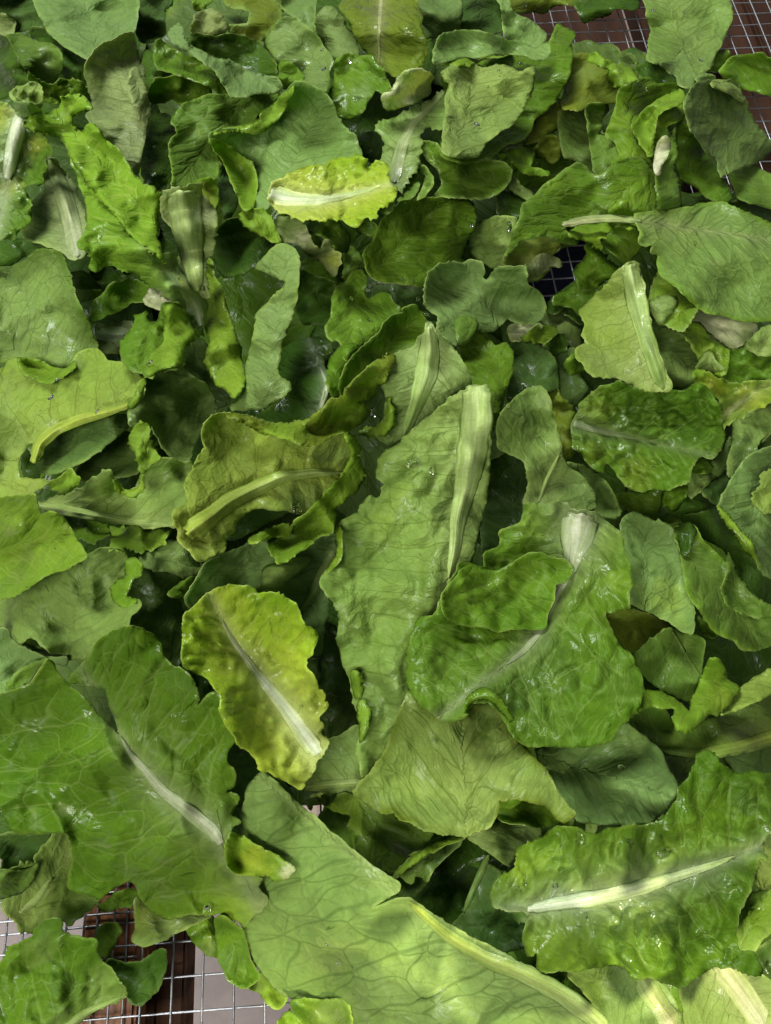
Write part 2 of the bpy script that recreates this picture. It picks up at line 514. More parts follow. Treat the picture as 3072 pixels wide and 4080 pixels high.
    # triangulate
    st = MESH_STEP * (2.6 if job['leaf'].get('filler') else 1.5 if job['leaf'].get('scrap') else 1.0)
    xs = np.arange(lo[0], hi[0], st); ys = np.arange(lo[1], hi[1], st * .866)
    g = np.array([[x + (st / 2 if k & 1 else 0), y] for k, y in enumerate(ys) for x in xs]) + rg.uniform(-2, 2, (len(xs) * len(ys), 2))
    g = g[inside(g, poly)]
    if len(g):
        dd, _, _, _ = segdist(g, poly, np.roll(poly, -1, 0))
        g = g[dd > st * .45]
    allp = np.vstack([poly, g])
    n = len(poly)
    res = delaunay_2d_cdt([Vector(p) for p in allp], [], [list(range(n))], 1, 1e-4)
    pv = np.array([[v.x, v.y] for v in res[0]])
    tri = np.array(res[2])
    a, b_, c_ = pv[tri[:, 0]], pv[tri[:, 1]], pv[tri[:, 2]]
    ar = (b_[:, 0] - a[:, 0]) * (c_[:, 1] - a[:, 1]) - (b_[:, 1] - a[:, 1]) * (c_[:, 0] - a[:, 0])
    tri[ar > 0] = tri[ar > 0][:, ::-1]
    z = zf(pv)
    V = unproject(pv, z)
    wp = flat(pv)
    v, u, w, ph = coords(wp)
    de, _, _, _ = segdist(wp, wa, wb)
    # tissue colour
    t = np.clip(np.abs(v) / (.38 * size), 0, 1) * .6 + np.clip(u - size, 0, None) / max(cum[-1] - 2 * size, 1e-3) * 0
    if rib is not None:
        uu = np.clip((u - size) / max(cum[-1] - 2 * size, 1e-4), 0, 1)
        if o.get('tipfirst', False): uu = 1 - uu
        t = .5 * t / .6 + .5 * uu
    t = np.clip(t + .22 * noise(wp / (.3 * size), seed + 31) + .12 * noise(wp / (.09 * size), seed + 33), 0, 1)[:, None]
    tint = np.array(col[0]) * (1 - t) + np.array(col[1]) * t
    if 'edgecol' in o:
        ec, el = COL[o['edgecol'][0]], o['edgecol'][1] / 1000
        k = np.exp(-(de / el) ** 2)[:, None] * np.clip(.75 + .8 * noise(wp / .02, seed + 35), 0, 1)[:, None]
        tint = tint * (1 - k) + np.array(ec[1]) * k
    for bc in o.get('blot', []):
        q = parse(bc[0])
        ctr, rad = flat(q[:, :2]), q[:, 2] * KS * mpp
        for cc, rr in zip(ctr, rad):
            dd = np.hypot(*(wp - cc).T) / rr
            k = np.clip(1.25 - dd + .5 * noise(wp / (rr * .5), seed + 37), 0, 1)[:, None] * bc[2]
            tint = tint * (1 - k) + np.array(COL[bc[1]][0]) * k
    if rib is not None:
        rc0 = np.array(RIBC[job['ribc']]) * .5 + np.array(col[0]) * .5
        k = (.62 * np.exp(-np.clip(np.abs(v) - w * .40, 0, None) / (w * .45 + .0015)) * (w > .0004))[:, None]
        tint = tint * (1 - k) + rc0 * k
    k = (np.exp(-(de / .0008) ** 2) * np.clip(.08 + .6 * noise(wp / .016, seed + 71), 0, .6))[:, None] * o.get('rim', 1.0)
    tint = tint * (1 - k) + (np.array([.36, .42, .11]) * .6 + tint * .8) * k
    hv = 1 + rg.normal(0, .05)
    tint = np.clip(tint * hv * np.array([1 + rg.normal(0, .03), 1, 1 + rg.normal(-.02, .06)]), 0, 1)
    m = len(pv)
    one = np.ones((m, 1))
    fade = np.clip(de / .006, .35, 1) * col[3]
    veinc = np.hstack([np.tile(col[2], (m, 1)) * hv, fade[:, None]])
    prop = np.hstack([one * o.get('rough', col[4]), one * (col[5] * min(1.0, (lam / .018)) ** 1.4 * o.get('puck', 1.0)), one * o.get('wet', col[6])])
    vv = v / lam + .4 * noise(wp / (lam * 1.3), seed + 51) + .16 * noise(wp / (lam * .45), seed + 52)
    ph2 = ph + .07 * noise(wp / (lam * .5), seed + 53)
    add = dict(tint=np.hstack([tint, one]), veinc=veinc, prop=prop, uv=np.stack([ph2, vv], 1))
    job['leaf']['parts'].append(('blade' if job['part'] == 'blade' else 'folded_edge', V, tri, add, 'blade'))
    # midrib as a raised strip of its own
    if rib is not None:
        k = job['ribk'] if job['ribk'] is not None else (.20 if col[5] < 0 else .07)
        ns = 13
        sx = np.linspace(-1, 1, ns)
        tg = np.gradient(rp[:, :2], axis=0)
        tg /= np.maximum(np.hypot(*tg.T), 1e-6)[:, None]
        nn = np.stack([-tg[:, 1], tg[:, 0]], 1)
        nl0 = len(rp)
        hw = rp[:, 2] * KS / 2 * np.clip((nl0 - np.arange(nl0)) / 5.0, .15, 1)
        nl = len(rp)
        endf = np.clip(np.minimum(np.arange(nl), 1e9) / 3.0, .72, 1) if o.get('cut', True) else np.ones(nl)
        wob = 1 + .10 * noise(np.stack([np.arange(nl) / 6.0, np.zeros(nl)], 1), seed + 41)
        pts = rp[:, None, :2] + nn[:, None, :] * (hw * wob * endf)[:, None, None] * sx[None, :, None]
        # ragged cut end
        rag = 9 * noise(np.stack([sx * 2.3, sx * 0 + .5], 1), seed + 43)
        pts[0] += -tg[0] * rag[:, None]
        pts = pts.reshape(-1, 2)
        zr = zf(pts).reshape(nl, ns)
        zr = blur(zr, 2)
        wm = (hw * 2 * mpp)[:, None]
        prof = ((np.exp(-(sx * 1.75) ** 2) - math.exp(-1.75 ** 2)) / (1 - math.exp(-1.75 ** 2)))[None]
        ridg = 1 + .10 * np.cos(sx * 11)[None] * prof
        zr = zr + prof * wm * k * 1.35 * ridg - (np.abs(sx) > .99)[None] * .0007 + .00035
        V2 = unproject(pts, zr.ravel())
        ii = np.arange(nl * ns).reshape(nl, ns)
        quads = np.stack([ii[:-1, :-1], ii[:-1, 1:], ii[1:, 1:], ii[1:, :-1]], -1).reshape(-1, 4)
        a, b_, c_ = V2[quads[0, 0]], V2[quads[0, 1]], V2[quads[0, 2]]
        if np.cross(b_ - a, c_ - a)[2] < 0: quads = quads[:, ::-1]
        rc = np.array(RIBC[job['ribc']])
        tip = np.array(RIBC[o['ribtip']]) if 'ribtip' in o else np.array(col[0]) * .45 + rc * .55
        tt = np.linspace(0, 1, nl)[:, None, None]
        ed = np.clip(1.15 * np.abs(sx) ** 2.2, 0, 1)[None, :, None]
        ct = rc * (1 - tt) + tip * tt
        bl_ = np.array(col[0]) * .7 + rc * .3
        ct = ct * (1 - ed) + bl_ * ed
        ct = np.broadcast_to(ct, (nl, ns, 3)).reshape(-1, 3)
        m = nl * ns
        one = np.ones((m, 1))
        lens = np.concatenate([[0], np.cumsum(np.hypot(*np.diff(flat(rp[:, :2]), axis=0).T))])
        uvr = np.stack([np.tile(sx, nl), np.repeat(lens / .010, ns)], 1)
        add = dict(tint=np.hstack([ct, one]), veinc=np.hstack([ct, one * 0]),
                   prop=np.hstack([one * o.get('ribrough', .24), one, one * .7]), uv=uvr)
        job['leaf']['parts'].append(('midrib', V2, quads, add, 'rib'))
        wg = flat(gp)
        d, t_, i_, _ = segdist(wg, rxy[:-1], rxy[1:])
        ok = (d < rw[i_] * .5).reshape(gx.shape)
        HM[i0:i1, j0:j1] += np.where(ok, np.clip(rw[i_].reshape(gx.shape) * k, 0, .004), 0)

def finish_leaf(lf):
    allv = np.vstack([p[1] for p in lf['parts']])
    loc = np.array([allv[:, 0].mean(), allv[:, 1].mean(), allv[:, 2].min()])
    e = bpy.data.objects.new('lettuce_leaf', None)
    e.empty_display_size = .01
    scene.collection.objects.link(e)
    e.location = loc
    e['label'], e['category'], e['group'] = lf['label'], 'lettuce leaf', lf.get('group', GROUP)
    for nm, V, T, add, kind in lf['parts']:
        me = make_mesh(nm, V - loc, T, [M_BLADE, M_RIM] if kind == 'blade' else [M_RIB, M_RIB])
        add_attrs(me, add['tint'], add['veinc'], add['prop'], add['uv'])
        ob = bpy.data.objects.new(nm, me)
        scene.collection.objects.link(ob)
        ob.parent = e
        sm = ob.modifiers.new('thickness', 'SOLIDIFY')
        sm.thickness = .00035 if kind == 'blade' else .0012
        sm.offset = -1
        sm.material_offset_rim = 1
# ------------------------------------------------------------------ the leaves (outlines in photo tiles, bottom layers first by number)
SAVOY = dict(blis=(3.0, 9), frill=(2.5, 10), jag=1.5)
FRILLY = dict(blis=(1.3, 7), frill=(3.5, 9), jag=2.0)
# --- upper left
L("broad grey-green leaf underside at the top edge, above the tan nicked leaf", 5, 'pb', "A 205,-60 230,40 270,120 300,190 350,240 400,290 450,320 510,345 550,372 600,330 700,260 790,215 840,200 865,120 872,-60", axis="A 560,360 500,-60", lam=.012)
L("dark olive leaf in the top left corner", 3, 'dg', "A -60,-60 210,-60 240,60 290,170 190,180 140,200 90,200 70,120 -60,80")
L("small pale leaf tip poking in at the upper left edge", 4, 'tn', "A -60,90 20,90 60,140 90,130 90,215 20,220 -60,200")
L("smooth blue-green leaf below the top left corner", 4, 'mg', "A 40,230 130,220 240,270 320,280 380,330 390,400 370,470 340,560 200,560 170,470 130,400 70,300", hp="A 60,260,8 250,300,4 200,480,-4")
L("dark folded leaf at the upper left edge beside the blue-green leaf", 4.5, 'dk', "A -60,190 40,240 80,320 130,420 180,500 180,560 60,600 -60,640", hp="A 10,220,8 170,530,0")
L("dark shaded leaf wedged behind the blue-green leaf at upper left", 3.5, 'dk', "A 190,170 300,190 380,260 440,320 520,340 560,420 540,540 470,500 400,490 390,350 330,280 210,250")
L("glossy wavy green leaf above the long lime leaf at upper left", 5, 'md', "A 170,480 260,520 330,540 390,520 470,505 540,530 560,580 520,620 420,600 360,650 290,640 250,600 200,540", **SAVOY)
L("small crinkled pale green leaf tip beside the white rib at upper left", 6, 'pg', "A 55,590 100,560 160,540 210,520 250,550 270,590 260,650 220,690 150,690 100,650", **FRILLY)
L("frilly yellow-green leaf with a wet white rib at the left edge", 7, 'md', "A -60,630 60,660 100,720 200,810 260,840 290,900 330,965 290,975 270,1020 300,1060 260,1110 270,1165 200,1150 150,1190 190,1270 190,1380 140,1430 90,1510 20,1500 -60,1480",
  rib="A 140,720,90 90,900,75 45,1130,48", ribc='wh', blis=(2.2, 7), frill=(3, 9), jag=1.5, blot=[("A 0,740,110 200,920,70 60,1180,60", 'yl', .65)], ribtip='wh')
F(7.5, 'pu', "A 90,640 180,660 270,700 220,730 150,740 100,720", roll=1)
L("pale leaf with a broad greenish-white rib, cut end pointing down, at left", 6.6, 'pg', "A 280,980 350,1010 420,1100 480,1200 520,1310 540,1430 520,1520 530,1620 440,1635 380,1570 310,1555 240,1530 150,1500 130,1400 200,1280 300,1190 280,1100",
  rib="A 490,1620,110 455,1420,125 400,1220,120 310,1010,80", ribc='pk', ribtip='pl', lat=.6)
L("long lime leaf folded lengthwise with a torn white end, at upper left", 7, 'lm', "A 450,960 540,1120 660,1260 760,1400 900,1560 1010,1640 | D 1080,10 1160,120 1250,240 1320,355 1290,410 1270,470 1300,555 1230,490 1180,410 1150,340 1060,290 960,215 900,180 880,150 780,115 690,85 600,130 570,90 600,50 580,0 | A 560,1580 480,1530 540,1500 570,1400 540,1250 500,1130 450,1040",
  rib="D 1270,470,70 1230,330,110 1120,160,60", ribc='wh', ribtip='oy', curl=1.5, jag=1.5, lat=.6)
F(7.6, 'lm', "A 145,775 220,720 320,705 390,680 400,620 450,585 510,600 550,640 580,655 570,690 520,690 470,720 445,760 450,800 500,830 530,845 550,800 590,795 630,830 660,880 730,940 790,1010 830,1090 900,1150 990,1210 1010,1240 1000,1320 1000,1400 995,1500 1020,1600 1050,1680 | D 1010,20 940,-20 | A 840,1510 760,1400 690,1310 620,1240 530,1120 460,1000 440,940 400,890 300,840 200,820",
  roll=5, blis=(1.1, 14), amp=.5, conf=.6, hp="A 450,640,10 250,760,9 560,900,10 800,1200,11 980,1400,9 | D 1000,0,6", jag=1.3)
L("tan-green leaf underside with nicked margin below the grey-green top leaf", 6, 'tn', "A 840,200 860,300 870,380 900,440 905,560 940,640 950,690 930,800 910,880 885,1010 860,1100 830,1090 790,1010 730,940 660,880 600,800 540,720 580,690 590,640 570,560 540,500 535,430 550,380 600,330 700,260 790,215", axis="A 860,1050 720,260", lam=.011, jag=1.8, hp="A 840,210,4 700,300,6 560,450,5 700,700,0 860,1080,-6 940,680,2")
F(6.3, 'tn', "A 830,440 870,430 900,500 930,620 940,665 850,670 830,600 815,530", roll=1.2)
L("narrow dark blue-green leaf at the top edge beside a black gap", 4, 'dg', "A 872,-60 1100,-60 1080,30 1040,50 1030,130 1045,210 1000,260 900,265 870,210 865,100", hp="A 880,100,6 1020,200,-3")
L("small green leaf tip hanging from the top edge over a black gap", 5, 'md', "A 1215,-60 1340,-60 1330,10 1260,60 1225,20")
L("small pale angular leaf piece above the dark curled leaf near the top", 6, 'tn', "A 1230,130 1270,80 1350,55 1400,90 1430,150 1420,200 1330,235 1210,210", jag=1.5)
L("olive leaf with upturned rim at the top edge", 5, 'ol', "A 1390,-60 1600,-60 | B 120,-60 200,60 210,130 90,230 40,260 | A 1640,270 1560,250 1480,220 1420,165 1500,160 1570,150 1590,60 1480,50 1430,20", hp="A 1430,165,5 1580,150,6 1640,250,-2", edgecol=('pg', 4))
L("dark green cupped leaf with a grey folded underside near the top", 6, 'md', "A 985,270 1010,255 1090,310 1150,345 1260,370 1350,430 1400,500 1440,590 1390,590 1330,530 1250,520 1140,470 990,430 975,330", hp="A 1000,270,6 1100,460,5 1330,520,6 1300,390,0")
F(6.5, 'dk', "A 1170,235 1220,210 1340,235 1450,220 1560,245 1666,280 | B 60,290 150,390 160,480 60,470 | A 1600,465 1500,420 1400,380 1250,310 1180,270", roll=0, conf=.5, hp="A 1200,220,8 1400,230,8 1400,370,1", blis=(1.5, 9))
F(7, 'pb', "A 1060,240 1085,180 1140,150 1150,200 1165,270 1230,310 1330,360 1450,390 1540,440 1666,470 | B 60,480 150,490 200,560 150,590 0,590 | A 1560,600 1460,595 1420,540 1360,440 1260,360 1180,320 1130,280", roll=1.5, hp="A 1110,180,9 1250,340,7 1450,480,3 1600,560,1")
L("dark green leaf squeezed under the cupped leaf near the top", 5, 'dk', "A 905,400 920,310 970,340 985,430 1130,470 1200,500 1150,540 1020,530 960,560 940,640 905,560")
L("arched green leaf below the cupped leaf near the top", 5.5, 'md', "A 940,640 960,540 990,505 1060,500 1110,480 1200,495 1330,540 1335,600 1250,620 1160,655 1080,615 1010,645", hp="A 990,510,7 1100,490,5 1160,650,4 1010,640,-2", blis=(1, 9))
L("wide smooth green leaf forming a bowl left of the pale leaf with rolled rim", 6, 'mg', "A 1085,770 1120,700 1200,640 1330,600 1450,605 1560,600 1680,590 | B 60,600 200,590 60,700 0,760 | A 1666,750 1560,790 1440,820 1340,850 1320,890 1350,930 1380,1010 1370,1130 1330,1130 1260,1140 1160,1180 1090,1180 1095,1060 1070,930 1090,880 1130,850 1120,800", hp="A 1100,770,4 1450,610,8 1250,850,0 1250,1100,-6 1090,1170,2 1340,860,2 1600,620,8", wet=.9, edgecol=('lm', 2))
L("pale grey-green leaf underside with a rolled lime rim in the upper middle", 7, 'pu', "B 270,520 330,525 420,575 480,610 520,680 530,740 600,820 660,870 690,960 680,1010 480,1030 380,1060 250,1110 160,1140 110,1200 120,1300 60,1330 | A 1640,1330 1620,1200 1600,1050 1560,1000 1480,950 1420,900 1330,890 1330,850 1400,820 1560,830 1640,830 | B 80,830 170,740 220,640 250,560",
  axis="B 0,1250 420,600", lam=.014, hp="B 270,540,9 480,640,5 680,960,3 60,1300,-5 300,900,0 80,850,1 | A 1400,850,5", lat=.7, blot=[("B 400,950,170 600,950,100", 'mg', .35)])
F(7.5, 'lm', "A 1330,850 1400,820 1560,800 1666,755 | B 60,730 170,640 240,560 270,530 255,600 210,680 160,760 80,835 0,845 | A 1560,830 1400,825", roll=3)
F(7.6, 'lm', "A 1320,890 1380,880 1450,940 1540,1000 1600,1030 1620,1130 1610,1300 1540,1330 1510,1250 1450,1100 1390,960", roll=1.5, amp=.6)
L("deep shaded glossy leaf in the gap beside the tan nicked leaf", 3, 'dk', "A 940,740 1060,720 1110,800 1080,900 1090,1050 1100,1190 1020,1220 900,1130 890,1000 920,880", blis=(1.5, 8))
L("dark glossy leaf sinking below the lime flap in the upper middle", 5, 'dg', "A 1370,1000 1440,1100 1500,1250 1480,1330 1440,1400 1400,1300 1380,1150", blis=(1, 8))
L("cream leaf base with a broad ribbed stem, cut end up, beside the lime leaf", 8.1, 'tn', "A 1020,1290 1035,1240 1120,1190 1190,1190 1200,1175 1280,1160 1260,1230 1300,1260 1340,1310 1370,1400 1350,1480 1340,1570 1300,1640 | D 1290,50 1300,180 1320,300 1290,290 1200,180 1140,90 1140,20 | A 1130,1570 1090,1450 1040,1380",
  fold=-.1, fold2=0, hp="A 1150,1200,12 1190,1420,11 | D 1250,100,8 | A 1350,1450,6 1060,1350,7", rib="A 1150,1200,190 1185,1420,170 1215,1620,130 | D 1250,250,60", ribc='pw', ribtip='pl', ribk=.16, jag=1.8, blot=[("A 1040,1300,60 1300,1350,60", 'wh', .4)])
L("small curled lime leaf behind the cream leaf base", 6, 'ol', "A 1240,1150 1320,1130 1370,1170 1380,1270 1350,1330 1300,1300 1270,1240 1250,1200", hp="A 1320,1135,7 1300,1250,0", edgecol=('lm', 3))
L("dark round cup-shaped leaf in the left half above the grey twisted leaf", 6.5, 'dk', "A 1350,1540 1370,1470 1430,1410 1500,1385 1600,1400 1680,1440 | B 120,1520 190,1540 110,1600 60,1660 | D 1640,60 1560,130 1450,165 1400,150 1370,80", hp="A 1430,1410,10 1640,1420,9 | D 1450,150,0 1520,60,0", edgecol=('mg', 4))
L("long grey-green twisted leaf hanging down in the left middle", 7.5, 'pu', "B 60,1666 100,1600 160,1545 220,1540 280,1580 300,1640 | E 290,30 300,90 295,200 290,300 260,400 210,530 180,640 160,730 180,790 240,830 245,870 200,920 130,970 60,995 0,995 | D 1540,1000 1450,990 1520,960 1560,850 1550,770 1570,680 1600,540 1640,420 | E 20,420 80,360 130,300 180,260 230,200 110,130 20,110 60,70",
  hp="B 200,1550,8 | E 280,100,8 100,100,-3 280,280,9 60,450,3 150,560,7 60,800,6 230,860,3 0,980,-4", axis="E 30,950 200,250", lam=.012, edgecol=('pg', 2))
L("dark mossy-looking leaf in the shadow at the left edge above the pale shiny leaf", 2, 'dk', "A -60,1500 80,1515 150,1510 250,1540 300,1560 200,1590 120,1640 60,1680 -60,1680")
# --- middle left
L("large shiny pale leaf underside at the left edge, curled over on its far side", 6, 'pu', "D -60,190 50,180 110,90 200,30 270,-10 370,5 400,50 430,150 470,290 510,370 560,470 600,580 620,610 560,610 490,650 470,700 430,730 380,750 310,730 240,690 160,680 100,670 40,690 -60,720", axis="D 480,640 60,150", lam=.013, wet=1, rough=.36, hp="D 270,0,4 430,200,6 590,570,-4 400,720,0 200,400,6 -40,300,4 100,660,2", edgecol=('mg', 4))
L("small pale piece with a lime fold next to the large shiny leaf", 5, 'pu', "D 440,140 520,130 580,180 630,220 665,265 600,290 510,320 490,240 460,190")
F(5.3, 'lm', "D 490,250 580,250 660,262 600,295 510,320", roll=1.5)
L("small dark leaf under the lime folded leaf in the left half", 5.2, 'dk', "D 570,110 650,105 760,130 820,180 740,195 640,200 580,160")
L("smooth arched green leaf beside the white stalk chunk at left", 5.5, 'md', "D 590,330 650,270 700,210 800,190 900,195 950,230 960,280 900,310 830,310 760,360 680,400 590,450 565,430 600,370", hp="D 900,230,6 700,230,4 600,420,-2", rough=.4)
L("short pale stalk lying sideways in the gap beside the large shiny leaf", 5.0, 'pg', "D 600,470 700,450 830,450 850,520 780,590 770,640 660,640 620,580", rib="D 600,530,90 720,530,110 840,520,110", ribc='wh', ribk=.25)
L("white rounded stalk chunk tucked under the torn end of the lime leaf", 6.9, 'wh', "D 915,300 950,240 1010,235 1060,280 1120,310 1100,350 1020,380 960,355 920,330", roll=3)
L("crinkled glossy green leaf below the white stalk chunk", 7, 'md', "D 760,580 800,570 850,470 870,410 920,390 940,450 1000,480 1010,400 1030,330 1120,330 1180,400 1220,480 1230,550 1170,590 1150,680 1160,730 1010,740 960,790 900,780 820,740 780,690 760,640", blis=(2.5, 6), frill=(3, 9), jag=1.8)
F(7.3, 'lm', "D 1020,350 1110,330 1180,400 1230,540 1170,590 1160,720 1020,740 960,790 920,770 940,700 980,640 1050,570 1040,480 1050,400", roll=3, amp=.6)
L("upright wavy lime leaf strip beside the cream leaf base", 7.8, 'lm', "D 1290,30 1330,60 1350,150 1410,250 1420,330 1460,450 1490,540 1520,640 1545,780 1530,870 1490,910 1470,930 1420,870 1370,850 1340,780 1290,720 1310,640 1330,560 1300,480 1320,360 1300,200", blis=(1, 10), hp="D 1320,80,3 1400,300,7 1440,600,8 1500,880,2", roll=2.5)
L("shaded grey leaf behind the upright lime strip", 5, 'pd', "D 1160,600 1230,530 1310,590 1300,700 1340,790 1380,850 1430,870 1450,960 1350,1000 1300,900 1230,800 1150,740")
L("pale puckered grey-green leaf in the left middle with a thin lime edge", 6.0, 'pu', "D 920,800 1010,745 1150,740 1200,790 1250,830 1310,850 1350,940 1340,1040 1280,1130 1230,1200 1200,1300 1180,1340 1080,1300 1030,1240 990,1160 960,1100 880,1100 820,1110 810,1000 860,960 900,900", axis="D 1330,960 950,1080", lam=.009, blis=(1.2, 10), wet=.9)
F(6.7, 'lm', "D 905,780 920,830 905,890 880,960 830,1000 808,980 840,930 880,880 900,820", roll=2)
L("large yellow-green pleated leaf with a curved stem at the left edge", 6.5, 'py', "D -60,780 20,740 80,680 120,690 150,760 250,810 310,830 360,800 430,750 490,650 540,625 600,615 640,660 680,700 730,705 800,720 830,750 890,790 910,820 900,900 860,950 810,985 700,1010 600,1020 500,1030 400,1060 300,1110 270,1150 250,1190 180,1220 110,1290 110,1370 120,1440 200,1440 310,1460 230,1510 150,1550 60,1570 -60,1580",
  rib="D 220,1330,85 250,1220,85 350,1130,85 500,1065,78 700,1015,55 830,965,25", ribc='oy', ribtip='oy', ribk=.3, lat=3.2, lam=.011, slope=.35, hp="D 550,640,9 350,950,6 800,900,3 0,1000,4 0,1400,2 300,1110,5 250,800,8 200,1480,-2 700,760,7", blot=[("D 60,1250,220 -20,950,150", 'pg', .7)])
F(6.8, 'lm', "D 100,680 180,690 240,690 310,725 380,750 430,740 475,690 470,740 420,770 350,810 300,830 220,800 150,770", roll=2.5)
L("veined grey leaf in the shadow below the curved yellow stem at left", 4.5, 'pd', "D 270,1170 340,1180 450,1100 580,1060 700,1040 810,1040 820,1100 730,1170 640,1240 540,1320 430,1370 330,1400 260,1400 230,1340", axis="D 260,1370 780,1060", hp="D 300,1250,-3 700,1080,5", edgecol=('pg', 3))
L("dim grey leaf low in the pile below the pale puckered leaf", 3, 'pd', "D 480,1380 600,1280 720,1180 800,1130 870,1200 890,1300 870,1400 760,1430 650,1440 560,1460 500,1440")
L("tiny dark leaf under the end of the curved yellow stem", 3, 'dk', "D 120,1230 170,1260 200,1350 260,1390 240,1440 150,1440")
L("small lime leaf tip below the pleated leaf at left", 7, 'lm', "D 310,1470 400,1440 430,1380 460,1400 490,1470 440,1500 400,1520 340,1505", **FRILLY)
L("narrow wavy lime frill under the pale puckered leaf", 7, 'lm', "D 820,1180 860,1110 930,1095 945,1130 940,1200 970,1270 1010,1310 950,1340 900,1410 890,1380 870,1300 850,1270 830,1220", **FRILLY)
L("green leaf with a thin pale rib along its lower side, in the left middle", 6.8, 'pg', "D 240,1600 300,1580 420,1550 500,1510 560,1470 600,1430 690,1385 710,1440 740,1470 800,1530 870,1500 900,1400 950,1340 1030,1310 1090,1320 1140,1345 1210,1350 1190,1400 1180,1500 1220,1590 1150,1640 | G 1090,150 1000,155 850,140 700,120 560,80 400,60 280,40",
  rib="D 240,1600,50 | G 420,55,75 700,105,62 1100,150,28", ribc='pl', ribk=.25, lat=1, jag=1.5, frill=(2.5, 9), blot=[("D 550,1560,130 700,1480,90", 'md', .5)])
F(6.2, 'md', "G 390,80 500,90 600,120 660,160 700,200 690,210 600,230 580,260 530,230 470,220", roll=1, jag=2.2, frill=(2, 8))
F(6.1, 'lm', "G 690,160 800,180 900,180 1020,170 1060,210 1030,250 980,290 880,300 800,270 700,285 720,230", roll=1, jag=2.2, frill=(2, 8))
F(7.1, 'lm', "D 720,1440 750,1510 830,1530 890,1470 910,1410 900,1500 850,1550 750,1540 720,1500", roll=2, jag=1.6)
L("glossy yellow-green leaf with a pointed tip at the left edge", 7, 'lm', "D -60,1580 100,1560 220,1540 230,1600 | G 240,40 260,90 320,60 400,100 450,170 470,240 520,300 555,345 450,400 350,440 250,480 200,510 150,550 60,600 -60,620", axis="G -40,400 450,300", wet=1, rough=.28, blis=(1.2, 14), hp="G 330,70,7 540,340,-3 150,540,0 100,200,5 250,110,1 0,20,6", blot=[("G 50,450,150", 'md', .4)])
L("large matte grey-green leaf with a curled ring on its margin, in the left half", 6, 'pb', "G 60,600 200,510 350,440 450,400 550,340 620,300 700,295 780,310 810,360 790,430 800,470 730,490 705,540 710,600 750,650 800,660 870,620 885,650 860,690 820,710 800,800 720,820 650,870 600,920 530,990 420,995 400,950 320,950 280,910 220,860 180,850 120,890 80,830 20,790 -60,760 -60,630", axis="G 300,960 480,400", lam=.012, blis=(1.3, 11), hp="G 650,310,6 500,700,3 850,650,5 450,980,0 100,700,3")
F(6.3, 'md', "G 790,430 800,370 850,350 890,400 885,460 850,480 800,560 790,600 840,620 870,625 800,660 740,640 705,600 710,530 750,490 795,470", roll=2.5, edgecol=('lm', 3))
L("slate-grey veined leaf behind the yellow heart leaf", 5, 'pd', "G 810,540 850,480 900,425 980,430 1060,450 1150,480 1130,540 1140,640 1170,720 1160,850 1150,1000 1090,1060 1030,980 1000,880 940,820 820,800 800,790 810,700 880,680 870,620 810,600", axis="G 1000,900 960,440", lam=.010)
L("small grey-green leaf under the cut end of the yellow-ribbed leaf", 5.3, 'pu', "G 870,330 980,320 1030,250 1130,250 1180,290 1250,380 1280,420 1240,470 1160,480 1060,430 980,430 900,400", blis=(1.2, 8), blot=[("G 1000,400,80", 'pd', .8)])
F(5.6, 'dg', "G 1130,380 1160,300 1200,290 1240,350 1270,410 1180,400", roll=1)
L("tiny green scrap above the yellow heart leaf", 5.4, 'md', "G 1060,590 1110,530 1190,480 1240,475 1220,540 1180,590 1130,600")
L("pale shiny leaf with a dark rolled fold at the left edge", 6.2, 'pu', "G -60,790 40,800 70,870 120,920 200,950 280,985 340,990 420,990 415,1030 330,1010 260,1050 150,1090 90,1130 60,1200 -60,1210", wet=1, rough=.34, hp="G 20,820,4 300,990,2 0,1050,3")
F(6.6, 'md', "G 40,1170 90,1090 200,1010 300,985 280,1040 230,1080 170,1140 100,1190 50,1205", roll=2, edgecol=('pg', 2))
F(5.9, 'dk', "G 125,890 190,845 250,880 290,940 380,945 420,980 300,985 200,940", roll=1, edgecol=('pg', 2))  # dark sheet standing in for the shaded gap inside the leaf
L("big glossy green lobed leaf with a grey-white rib at the lower left", 7.5, 'md', "G -60,1240 80,1200 190,1170 250,1080 300,1000 330,1010 350,1090 420,1150 480,1210 560,1280 640,1370 700,1440 770,1490 740,1400 700,1310 690,1230 690,1190 640,1160 520,1150 430,1140 490,1070 540,1000 600,920 650,860 720,820 800,800 900,810 980,850 1010,900 1030,980 1090,1055 1150,1060 1200,1110 1250,1220 1240,1300 1255,1290 1330,1210 1380,1190 1420,1330 1470,1430 1490,1500 1440,1580 1430,1640 | J 1490,80 1480,170 1420,200 1510,230 1500,270 1450,340 1530,395 1470,410 1440,530 1430,640 1500,720 1600,720 1666,750 1620,800 | K 110,880 60,960 0,990 | J 1540,1060 1500,1000 1420,1020 1390,960 1330,970 1200,970 1060,1000 960,950 900,880 870,790 830,750 720,800 640,870 560,850 430,800 460,650 460,520 430,460 360,450 200,470 100,450 50,400 0,290 -60,280",
  rib="J 1400,530,75 1340,440,105 1180,310,98 1020,190,80 880,20,58 | G 830,1600,40 760,1480,18", ribc='pk', ribtip='gr', ribk=.07, lam=.019, slope=.55, lat=1.1, wet=1, rough=.27, blis=(1.5, 17), frill=(5, 26), crease=2, fold=.10, fold2=-.06, hp="G 300,1010,9 420,1140,2 800,810,8 600,1000,4 1000,900,5 950,1250,6 1230,1250,1 100,1350,3 | J 100,300,2 500,200,4 450,780,-4 1000,950,-6 1480,250,3 1000,250,0 1600,850,-3 700,500,1", blot=[("G 900,1250,200 1000,1500,180 200,1400,170", 'mg', .5), ("J 400,310,45", 'tn', .7), ("J 1400,850,160 | G 900,860,70 | J 1500,950,90", 'lm', .7)])
